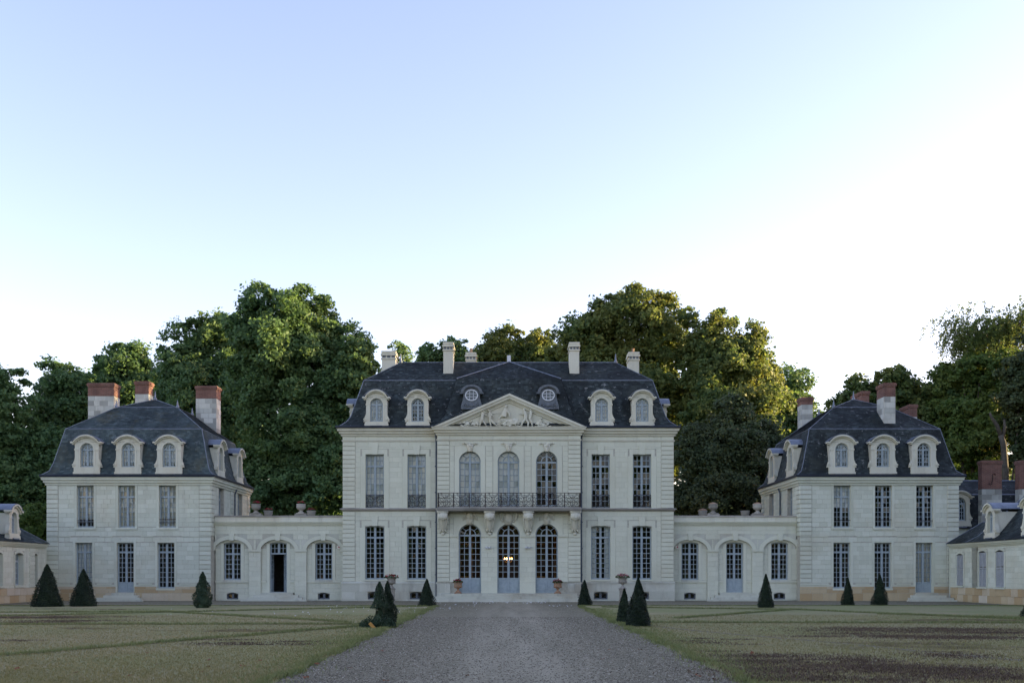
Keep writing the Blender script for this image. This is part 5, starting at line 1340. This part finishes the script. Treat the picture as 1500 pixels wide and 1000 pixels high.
# ================================================================ clipped cones
def cone_shrub(name, label, px, base, top, w, seed, mat='leaf_yew', size=.055, n=7000, shape='cone', group='clipped cones on the lawns', lean=0.0, cat='shrub'):
    x, Y = gnd(px, base); s = S(Y); h = (base-top)/s; r = w/2/s; rng = np.random.default_rng(seed)
    t = thing(name, label, cat, (x, Y, 0), 0, group)
    z = rng.uniform(0,1,n)**1.25; a = rng.uniform(0, 2*math.pi, n)
    if shape == 'cone': pr = np.clip((1-z)**.86*.97+.03, 0, 1)*np.clip(.86+z*1.6, 0, 1)
    elif shape == 'column': pr = np.where(z < .14, .50+z*3.6, 1.0)*np.clip((1-z)*1.28, .03, 1)**.72
    else: pr = np.where(z < .40, .30+.3*np.sin(z*9+a*2), 1)*np.clip((1-z)*1.6, .05, 1)**.75*(1+.25*np.sin(a*2+z*17))
    wob = 1 + .10*np.sin(a*3+seed+z*7) + .08*np.sin(a*5+z*13+seed*2) + (.16*np.sin(z*22+a*2) if shape != 'cone' else 0)
    q = r*pr*wob*(1+rng.normal(size=n)*.075)*rng.uniform(.80,1.06,n)**.5
    p = np.stack([q*np.cos(a)+lean*z, q*np.sin(a), .03+z*h], 1); nr = np.stack([np.cos(a), np.sin(a), np.full(n,.45)], 1)+rng.normal(size=(n,3))*.6
    link(np_mesh('crown', quads(p, nr, size, rng, 2.0), 4, M[mat]), 'crown', t)
    def core(u):
        if shape == 'cone': return (1-u)**.86
        return min(1.0, (1-u)*1.25)**.8 * (.9 if shape == 'column' else (.25 if u < .42 else .75))
    b = MB(); prof = [(.03, 0.0)] + [(max(.01, r*.74*core(u)), .05+u*h*.94) for u in (0,.1,.25,.4,.43,.6,.8,.95)]
    b.lathe([(rr_, z_) for rr_, z_ in prof], 0, 0, 0, 10); b.build('inner_twigs', M[mat], t)
    b = MB(); b.tube([(0,0,-.05),(0,0,.25),(lean*.4,0,h*.55)], .045, 6, .02); b.build('trunk', M['bark'], t)
    return t
cs = cone_shrub
cs('yew_cone', 'fat bushy yew cone beside the low wing with open-paned windows', 69, 888.5, 827, 44, 1, n=9000, size=.07)
cs('yew_cone', 'bushy yew cone in front of the pale-curtained ground-floor window of the pavilion', 122.5, 888, 834, 38, 2, n=8000, size=.07)
cs('cypress', 'loose upright evergreen with bare foot, before the corner where gallery meets lichen-roofed pavilion', 297, 890.5, 838, 26, 3, 'leaf_cypress', .06, 7000, 'column')
cs('cypress', 'scraggy light green evergreen with open bare stem, beside the leaning yellow stake', 556, 917.5, 853, 25, 4, 'leaf_cypress', .05, 5200, 'scraggy')
cs('cypress', 'dark slim evergreen growing against the scraggy light green one', 570, 916, 852, 23, 5, 'leaf_yew', .05, 7000, 'column', lean=-.05)
cs('yew_cone', 'neat dark cone with blunt tip where the lawn of the loose evergreens meets the drive', 625.3, 887.6, 848.5, 25.5, 6, n=7000)
cs('yew_cone', 'sharp-tipped dark cone beside the drive near the pale-worn terracotta urn', 856.3, 886.6, 849.8, 21, 7, n=6500)
cs('yew_cone', 'smaller dark cone half hidden by its big neighbour next to the drive', 914.5, 912, 863, 23, 8, n=7000, size=.05)
cs('yew_cone', 'big dark cone in front of the smaller one next to the drive', 935, 918, 847.5, 37, 9, n=11000, size=.05, shape='cone')
cs('yew_cone', 'slim dark cone before the gallery with its middle door shut', 1122, 890, 841, 24, 10, n=7000)
cs('yew_cone', 'narrow dark cone before the corner bay of the black-roofed pavilion', 1242, 886, 846, 19, 11, n=6000)
cs('yew_cone', 'dark cone overlapping the middle ground-floor window of the black-roofed pavilion', 1289, 885.6, 842, 24, 12, n=7000)
cs('yew_cone', 'dark cone of which only a sliver shows at the edge of the picture', 1512, 905, 858, 30, 13, n=5000)
x, Y = gnd(556, 919); rng = np.random.default_rng(77); n = 5200
t = thing('ground_shrub', 'low spreading green shrub around the foot of the scraggy evergreen', 'shrub', (x, Y, 0))
a = rng.uniform(0,6.283,n); q = np.sqrt(rng.uniform(0,1,n)); p = np.stack([q*np.cos(a)*.56-.06, q*np.sin(a)*.45, rng.uniform(.02,1,n)*.34*(1-q**2*.7)*(1+.35*np.sin(a*4+1))], 1)
link(np_mesh('leaves', quads(p, rng.normal(size=(n,3))+np.array([0,-.3,.7]), .055, rng, 1.8), 4, M['leaf_cypress']), 'leaves', t)
b = MB(); b.tube([(0,0,0),(.1,0,.2)], .02, 5); b.tube([(0,0,0),(-.2,-.1,.18)], .015, 5); b.build('stem', M['bark'], t)
x, Y = gnd(549.5, 920.5)
b = MB(); b.box(-.045,.045,-.012,.012,-.02,.25); o = b.build('stake', M['wood']); o.location = (x, Y, 0.0); o.rotation_euler = (R(-8), R(-44), 0)
tag(o, 'short flat yellow wooden stake leaning at the foot of the low shrub', 'stake')

# ================================================================ urns and flowers
def flowers(parent, z, r, seed, pm, n=260, hgt=.22, nf=40):
    rng = np.random.default_rng(seed); a = rng.uniform(0,6.283,n); q = np.sqrt(rng.uniform(0,1,n))*r
    p = np.stack([q*np.cos(a), q*np.sin(a), z+rng.uniform(-.08,1,n)*hgt*(1-(q/r)**2*.8)], 1)
    link(np_mesh('foliage', quads(p, rng.normal(size=p.shape)+np.array([0,-.2,.8]), .075, rng, 1.2), 4, M['leaf_flower']), 'foliage', parent)
    if nf:
        a = rng.uniform(0,6.283,nf); q = np.sqrt(rng.uniform(0,1,nf))*r*.9
        c = np.stack([q*np.cos(a), q*np.sin(a), z+hgt*(.55+rng.uniform(0,.55,nf))*(1-(q/r)**2*.5)], 1)
        c = np.repeat(c, 5, 0) + rng.normal(size=(nf*5,3))*.018
        link(np_mesh('flower', quads(c, rng.normal(size=c.shape)+np.array([0,-.5,.6]), .05, rng, 1.1), 4, M[pm]), 'flower', parent)
MED = [(.17,0),(.17,.05),(.11,.08),(.06,.15),(.055,.20),(.10,.24),(.20,.30),(.235,.40),(.23,.52),(.25,.56),(.285,.585),(.285,.61),(.25,.60),(.22,.56),(.0,.55)]
def urn(name, label, x, y, z, sc_, m, seed, pm, group, prof=MED, plinth=None, nf=40, fr=.30, square=True, fol=True, cat='urn', fh=.22):
    t = thing(name, label, cat, (x, y, z), 0, group); z0 = 0
    if plinth:
        w, h = plinth; b = MB(); b.box(-w*.62,w*.62,-w*.62,w*.62,0,.10); b.box(-w*.5,w*.5,-w*.5,w*.5,.10,h-.09); b.box(-w*.60,w*.60,-w*.60,w*.60,h-.09,h-.04); b.box(-w*.54,w*.54,-w*.54,w*.54,h-.04,h); b.build('pedestal', M['urn_stone'], t); z0 = h
    b = MB()
    if square: q = prof[0][0]*sc_*1.25; b.box(-q,q,-q,q,z0,z0+.06); z0 += .06
    b.lathe([(r*sc_, zz*sc_) for r, zz in prof], 0, 0, z0, 20)
    b.build('vase', M[m], t, smooth=True)
    b = MB(); 
    for k in range(12):
        a = 2*math.pi*k/12; b.ball((.215*sc_*math.cos(a), .215*sc_*math.sin(a), z0+.36*sc_), .04*sc_, .04*sc_, .09*sc_, 5, 4)
    if prof is MED: b.build('gadroon', M[m], t, smooth=True)
    top = z0 + prof[-3][1]*sc_
    if fol: flowers(t, top, fr*sc_, seed, pm, nf=nf, hgt=fh*sc_)
    return t
Yp = -1.6
urn('urn_on_pedestal', 'grey stone urn of red flowers on a pedestal, behind the two slim evergreens', fx(573.5,Yp), Yp, 0, 1.05, 'urn_stone', 1, 'petal_red', 'urns on pedestals', plinth=(.33,.72), fr=.42)
urn('urn_on_pedestal', 'grey stone urn of pink flowers on a pedestal, behind the big dark cone', fx(912,Yp), Yp, 0, 1.05, 'urn_stone', 2, 'petal_pink', 'urns on pedestals', plinth=(.33,.74), fr=.42)
urn('terracotta_urn', 'rusty terracotta urn of red flowers on the entrance step, by the door with picture glimpses', fx(671,-1.2), -1.2, .48, 1.0, 'terracotta', 3, 'petal_red', 'terracotta urns on the entrance step', fr=.30, nf=26)
urn('terracotta_urn', 'pale-worn terracotta urn of pink flowers on the entrance step, by the dark door', fx(817,-1.2), -1.2, .48, .98, 'terracotta', 4, 'petal_pink', 'terracotta urns on the entrance step', fr=.32, nf=34)
BOWL = [(.14,0),(.16,.03),(.22,.10),(.26,.20),(.25,.28),(.28,.32),(.28,.36),(.24,.35),(.0,.33)]
ROUND = [(.17,0),(.17,.05),(.10,.09),(.08,.14),(.18,.20),(.25,.28),(.26,.36),(.24,.42),(.26,.46),(.26,.50),(.22,.49),(.0,.48)]
zt = 5.24
for (px, kind, lab, pm, seed, fol) in ((375,0,'round stone urn of red flowers on the parapet, nearest the lichen-roofed pavilion','petal_red',11,True),(393,1,'low stone bowl of red flowers on the roof, beside the urn nearest the lichen-roofed pavilion','petal_red',12,True),(441,0,'round stone urn of dark red flowers on the parapet, nearer the main house','petal_red',13,True),(456,1,'low stone bowl of red flowers on the roof, nearest the main house wall','petal_red',14,True),
    (1044.5,0,'round stone urn with dull rust top on the parapet, nearer the main house','petal_red',15,False),(1029.3,1,'low stone bowl with terracotta rim, nearest the main house wall','petal_red',16,False),(1109.7,0,'round stone urn with rust top on the parapet, against the black-roofed pavilion','petal_red',17,False),(1091.5,1,'low empty pale stone bowl beside the urn against the black-roofed pavilion','petal_red',18,None)):
    Yu = .80 if kind == 0 else 1.9
    if kind == 0:
        t = urn('parapet_urn', lab, fx(px,Yu), Yu, zt, 1.12, 'urn_stone', seed, pm, 'urns along the gallery parapets', ROUND, fol=bool(fol), fr=.24, nf=34, fh=.16)
        b = MB(); b.box(-.36,.36,-.22,.22,-.02,.10); b.box(-.30,.30,-.18,.18,.10,.16); b.build('foot_block', M['stone_dark'], t)
        for ch in t.children:
            if ch.name.split('.')[0] != 'foot_block': ch.location.z += .10
        tz = .58+.10
    else:
        t = urn('parapet_bowl', lab, fx(px,Yu), Yu, zt+.0, 1.05, 'urn_stone', seed, pm, 'bowls behind the gallery parapets', BOWL, fol=bool(fol), fr=.24, nf=30, square=False, fh=.14)
        b = MB(); b.box(-.25,.25,-.25,.25,-.355,-.0); b.build('stand', M['stone_dark'], t); tz = .37
    if fol is False:
        b = MB(); b.lathe([(.27,tz),(.27,tz+.06),(.20,tz+.10),(.05,tz+.15),(0,tz+.15)], 0,0,0,14); b.build('rust_cover', M['terracotta'], t, smooth=True)
for px, lab in ((496.3,'small cream alarm box with red button on the gallery wall by the open door side'),(991.5,'small cream alarm box with red button on the gallery wall by the shut door side')):
    x, z = fx(px,.6), fz(801,.6); t = thing('alarm_box', lab, 'alarm box', (x,.585,z)); b = MB(); b.box(-.09,.09,-.07,0,-.10,.08); b.build('case', M['blind'], t)
    b = MB(); b.lathe([(.045,0),(.045,.03),(.0,.035)],0,0,0,10); o = b.build('red_button', M['petal_red'], t); o.rotation_euler = (R(90),0,0); o.location = (.02,-.07,.01)

# ================================================================ chandelier in the salon
t = thing('chandelier', 'lit gilt chandelier with warm bulbs seen through the middle front door', 'chandelier', (fx(744.5,2.5), 2.5, 2.45))
b = MB(); b.lathe([(.02,-.1),(.08,-.05),(.10,.05),(.03,.15),(.05,.3),(.02,.45),(.015,2.85),(0,2.85)],0,0,0,8); b.build('stem', M['gilt'], t)
for k in range(8):
    a = R(22.5+45*k); c, s = math.cos(a), math.sin(a); b = MB(); b.tube([(0,0,.05),(.10*c,.10*s,-.06),(.2*c,.2*s,-.03),(.24*c,.24*s,.08)], .012, 5); b.build('arm', M['gilt'], t)
    b = MB(); b.ball((.24*c,.24*s,.17), .030,.030,.055); b.build('bulb', M['bulb'], t)
pl_ = bpy.data.lights.new('chandelier_light', 'POINT'); pl_.energy = 9; pl_.color = (1,.55,.22); pl_.shadow_soft_size = .15
lo = bpy.data.objects.new('chandelier_light', pl_); COL.objects.link(lo); lo.parent = t; lo.location = (0,0,.2)
# ================================================================ grass, gravel, leaves on the ground
def blades(rng, x, y, h, w, z=.024, lean=.5):
    n = len(x); a = rng.uniform(0,6.283,n); hh = h*rng.uniform(.5,1.4,n); ww = w*rng.uniform(.7,1.4,n)
    dx, dy = np.cos(a), np.sin(a); lx, ly = rng.normal(size=n)*lean*hh, rng.normal(size=n)*lean*hh
    p = np.stack([np.stack([x-dx*ww, y-dy*ww, np.full(n,z)],1), np.stack([x+dx*ww, y+dy*ww, np.full(n,z)],1), np.stack([x+lx, y+ly, z+hh],1)],1)
    return p.reshape(-1,3)
def lines_strip(rng, a, b, n, width):
    t = rng.uniform(0,1,n); j = rng.normal(size=n)*width; ax, ay = a; bx, by = b; L = math.hypot(bx-ax, by-ay); nx, ny = -(by-ay)/L, (bx-ax)/L
    w = .06*np.sin(t*L*1.3)+.05*np.sin(t*L*3.1+1)
    return ax+(bx-ax)*t+nx*(j+w), ay+(by-ay)*t+ny*(j+w)
LEFT = [((-4.2,-29.0),(-11.5,-44.0)),((-4.3,-28.6),(-26,-28.9)),((-19.5,-22.6),(-7.5,-13.4)),((-15.0,-17.8),(-5.2,-27.4)),((-27,-20),(-15,-18.0)),((-7.5,-13.4),(-4.0,-11.0))]
RIGHT = [((13.0,-15.5),(19.5,-27.5)),((6.2,-24.4),(13.0,-15.5)),((4.5,-27.6),(25.5,-28.0)),((4.6,-12.2),(12.6,-15.4)),((14.9,-20.6),(25,-29.5))]
def patch_mask(x, y, ell, rng):
    m = np.zeros(len(x))
    for cx, cy, rx, ry in ell: m = np.maximum(m, np.exp(-((x-cx)/rx)**2 - ((y-cy)/ry)**2))
    return rng.uniform(0,1,len(x)) < np.clip(m*1.25, 0, .8)
def ellipses(px0, px1, py0, py1, n, rx, ry, seed):
    rr = random.Random(seed); out = []
    for i in range(n):
        x, y = gnd(rr.uniform(px0,px1), rr.uniform(py0,py1)); out.append((x, y, rx*rr.uniform(.4,1.3), ry*rr.uniform(.4,1.3)))
    return out
DEAD = (ellipses(1100,1490,962,1000,34,.9,.75,1) + ellipses(1040,1180,955,978,8,.5,.25,2) + ellipses(1180,1480,921,936,18,1.4,.75,3) + ellipses(1010,1100,935,948,6,.5,.22,4)
        + ellipses(0,130,903,913,9,1.6,.55,5) + ellipses(330,470,936,948,8,.8,.25,6) + ellipses(0,60,938,943,3,.7,.2,7) + ellipses(60,240,891,896,4,2.0,.5,8))
for inner, outer, lines, seed, lab in ((-3.53,-27.4,LEFT,1,'short dry grass on the lawn of the loose evergreens'),(3.60,26.4,RIGHT,2,'short dry grass on the lawn with the big dark cone and brown patches')):
    rng = np.random.default_rng(seed); n = 150000; P_ = []
    d = 13.6 + (rng.uniform(0,1,n)**1.7)*26; x = rng.uniform(0,1,n)*(d*.54+1.0)
    sgn = -1 if inner < 0 else 1
    ok = (x > abs(inner)+.02) & (x < abs(outer)); x, d = x[ok]*sgn, d[ok]
    dead2 = patch_mask(x, d+CAM_Y, DEAD, rng); P_dead = blades(rng, x[dead2], d[dead2]+CAM_Y, .032, .013); x, d = x[~dead2], d[~dead2]
    P_.append(blades(rng, x, d+CAM_Y, .035, .009))
    o = link(np_mesh('grass', np.concatenate(P_), 3, M['grass']), 'grass', kind='stuff'); tag(o, lab, 'grass')
    k_ = 60000; ex = []
    for cx, cy, rx, ry in DEAD:
        if cx*sgn > 0:
            m = int(rx*ry*650); a = rng.uniform(0,6.283,m); q = np.abs(rng.normal(size=m))*.62; ex.append(blades(rng, cx+rx*q*np.cos(a), cy+ry*q*np.sin(a), .03, .014))
    o = link(np_mesh('dead_grass', np.concatenate([P_dead]+ex), 3, M['grass_dead']), 'dead_grass', kind='stuff'); tag(o, 'brown dead patches in ' + ('the lawn of the loose evergreens' if sgn < 0 else 'the lawn with the big dark cone'), 'dead grass')
    P_ = []
    for a, b_ in lines:
        L = math.hypot(b_[0]-a[0], b_[1]-a[1]); xx, yy = lines_strip(rng, a, b_, int(L*280), .10); P_.append(blades(rng, xx, yy, .075, .012))
    xx, yy = lines_strip(rng, (inner+sgn*.10,-47.5), (inner+sgn*.10,-10.2), 11000, .07); P_.append(blades(rng, xx, yy, .07, .012, .01))
    xx, yy = lines_strip(rng, (inner+sgn*.45,-47.5), (inner+sgn*.55,-14), 8000, .35); P_.append(blades(rng, xx, yy, .05, .010, .02))
    xx, yy = lines_strip(rng, (inner,-10.0), (outer,-10.0), 9000, .06); P_.append(blades(rng, xx, yy, .06, .014, .01))
    o = link(np_mesh('grass', np.concatenate(P_), 3, M['grass_green']), 'grass', kind='stuff'); tag(o, 'taller greener grass along the edges of ' + ('the lawn of the loose evergreens' if sgn < 0 else 'the lawn with brown patches'), 'grass')
# worn gravel path crossing the lawn, and bare grooves of the old beds
def ribbon(name, pts, w, z, m, seed):
    rr = random.Random(seed); v = []; n = 0
    for (a, b_) in zip(pts, pts[1:]):
        L = math.hypot(b_[0]-a[0], b_[1]-a[1]); nx, ny = -(b_[1]-a[1])/L, (b_[0]-a[0])/L; k = max(2, int(L/.3))
        for i in range(k+1):
            x, y = a[0]+(b_[0]-a[0])*i/k, a[1]+(b_[1]-a[1])*i/k; u, q = w*rr.uniform(.6,1.25), w*rr.uniform(.6,1.25); v += [(x+nx*u,y+ny*u,z),(x-nx*q,y-ny*q,z)]
    b = MB(); b.add(v, [(2*i,2*i+1,2*i+3,2*i+2) for i in range(len(v)//2-1)]); return b.build(name, m, kind='structure')
ribbon('path', [(4.0,-28.0),(5.1,-31.6),(6.2,-34.2),(7.8,-37.4),(8.6,-39.7),(9.7,-42.3),(11.5,-46)], .13, .034, M['gravel'], 3)
for k, (a, b_) in enumerate(LEFT[:4]+RIGHT[:4]): ribbon('groove', [(a[0]+.02,a[1]-.17),(b_[0]+.02,b_[1]-.17)], .055, .033, M['soil'], 30+k)
# loose pebbles on the near drive
rng = np.random.default_rng(9); n = 52000
d = 14.2 + rng.uniform(0,1,n)**1.8*24; x = rng.uniform(-3.55,3.62,n)
edge = np.abs(x)/3.55; trk = np.exp(-((np.abs(x-.12)-.72)/.32)**2); keep = rng.uniform(0,1,n) < (.40+.60*edge)*(1-.4*trk); x, d = x[keep], d[keep]; n = len(x)
s = rng.uniform(.006,.014,n)*(1+.35*(d-14)/24)*(1+.3*(rng.uniform(0,1,n) > .93)); a = rng.uniform(0,6.283,n)
base = []
for k in range(4): base.append(np.stack([x+s*np.cos(a+k*1.571)*(1.25 if k%2 else .8), d+CAM_Y+s*np.sin(a+k*1.571)*(1.25 if k%2 else .8), np.full(n,.0)],1))
topv = [np.stack([x+s*.45*np.cos(a+k*1.571), d+CAM_Y+s*.45*np.sin(a+k*1.571), s*rng.uniform(.5,.9,n)],1) for k in range(4)]
V = np.stack(base+topv,1).reshape(-1,3).astype(np.float32)
F = np.array([[4,5,6,7],[0,1,5,4],[1,2,6,5],[2,3,7,6],[3,0,4,7]]); idx = (np.arange(n)[:,None,None]*8+F[None]).reshape(-1).astype(np.int32)
me = bpy.data.meshes.new('gravel'); me.vertices.add(len(V)); me.vertices.foreach_set('co', V.ravel()); me.loops.add(len(idx)); me.loops.foreach_set('vertex_index', idx)
me.polygons.add(n*5); me.polygons.foreach_set('loop_start', np.arange(0,len(idx),4,dtype=np.int32)); me.polygons.foreach_set('loop_total', np.full(n*5,4,np.int32))
k = NB('loose_pebble'); k.princ(k.ramp(k.geo('Random Per Island'), [(0,(.058,.048,.032)),(.5,(.15,.130,.092)),(.88,(.245,.22,.165)),(1,(.42,.39,.32))]), .85, spec=.25)
me.materials.append(k.m); me.update(calc_edges=True)
o = link(me, 'gravel', kind='stuff'); tag(o, 'loose brown and grey pebbles scattered over the drive', 'gravel')
# white petals blown over the court and the lawn
rng = np.random.default_rng(12); P_ = []
for (px0,px1,py0,py1,n) in ((690,800,880.5,884,110),(620,700,884,893,40),(480,640,887,898,60),(240,480,890,906,26),(800,840,884,890,10)):
    for i in range(n):
        x, y = gnd(rng.uniform(px0,px1), rng.uniform(py0,py1)); P_.append((x,y,.045+rng.uniform(0,.02)))
p = np.array(P_); o = link(np_mesh('petals', quads(p, rng.normal(size=p.shape)*.5+np.array([0,-.5,1.0]), .05, rng, 1.2), 4, M['petal_white']), 'petals', kind='stuff'); tag(o, 'white petals scattered before the entrance steps and on the grass', 'petals')
# fallen leaves
b = MB(); b.add([(-.06,0,0),(-.02,-.045,.018),(.05,-.03,.006),(.075,.0,.03),(.045,.035,.008),(-.015,.05,.022),(0,0,.012)], [(0,1,6),(1,2,6),(2,3,6),(3,4,6),(4,5,6),(5,0,6)])
lm = b.mesh('fallen_leaf', M['dead_leaf']); rr = random.Random(4)
for i, (px, py) in enumerate(((110,988),(190,992),(306,969),(305,979),(355,978),(295,987),(465,973),(510,948),(560,954),(448,993),(566,998),(512,979),(630,950),(684,990),(893,952),(938,952),(1102,959),(1023,991),(1046,996),(24,982),(216,958),(545,942),(883,966),(380,970),(230,975))):
    x, y = gnd(px, py); o = link(lm, 'fallen_leaf'); o.location = (x, y, .035 if abs(x) > 3.6 else .015); s = rr.uniform(.6,1.15); o.scale = (s,s,s); o.rotation_euler = (rr.uniform(-.3,.3), rr.uniform(-.3,.3), rr.uniform(0,6))
    tag(o, 'curled brown fallen leaf lying on the ' + ('drive gravel' if abs(x) < 3.6 else 'dry lawn'), 'leaf', 'fallen leaves on the ' + ('drive' if abs(x) < 3.6 else 'lawn'))
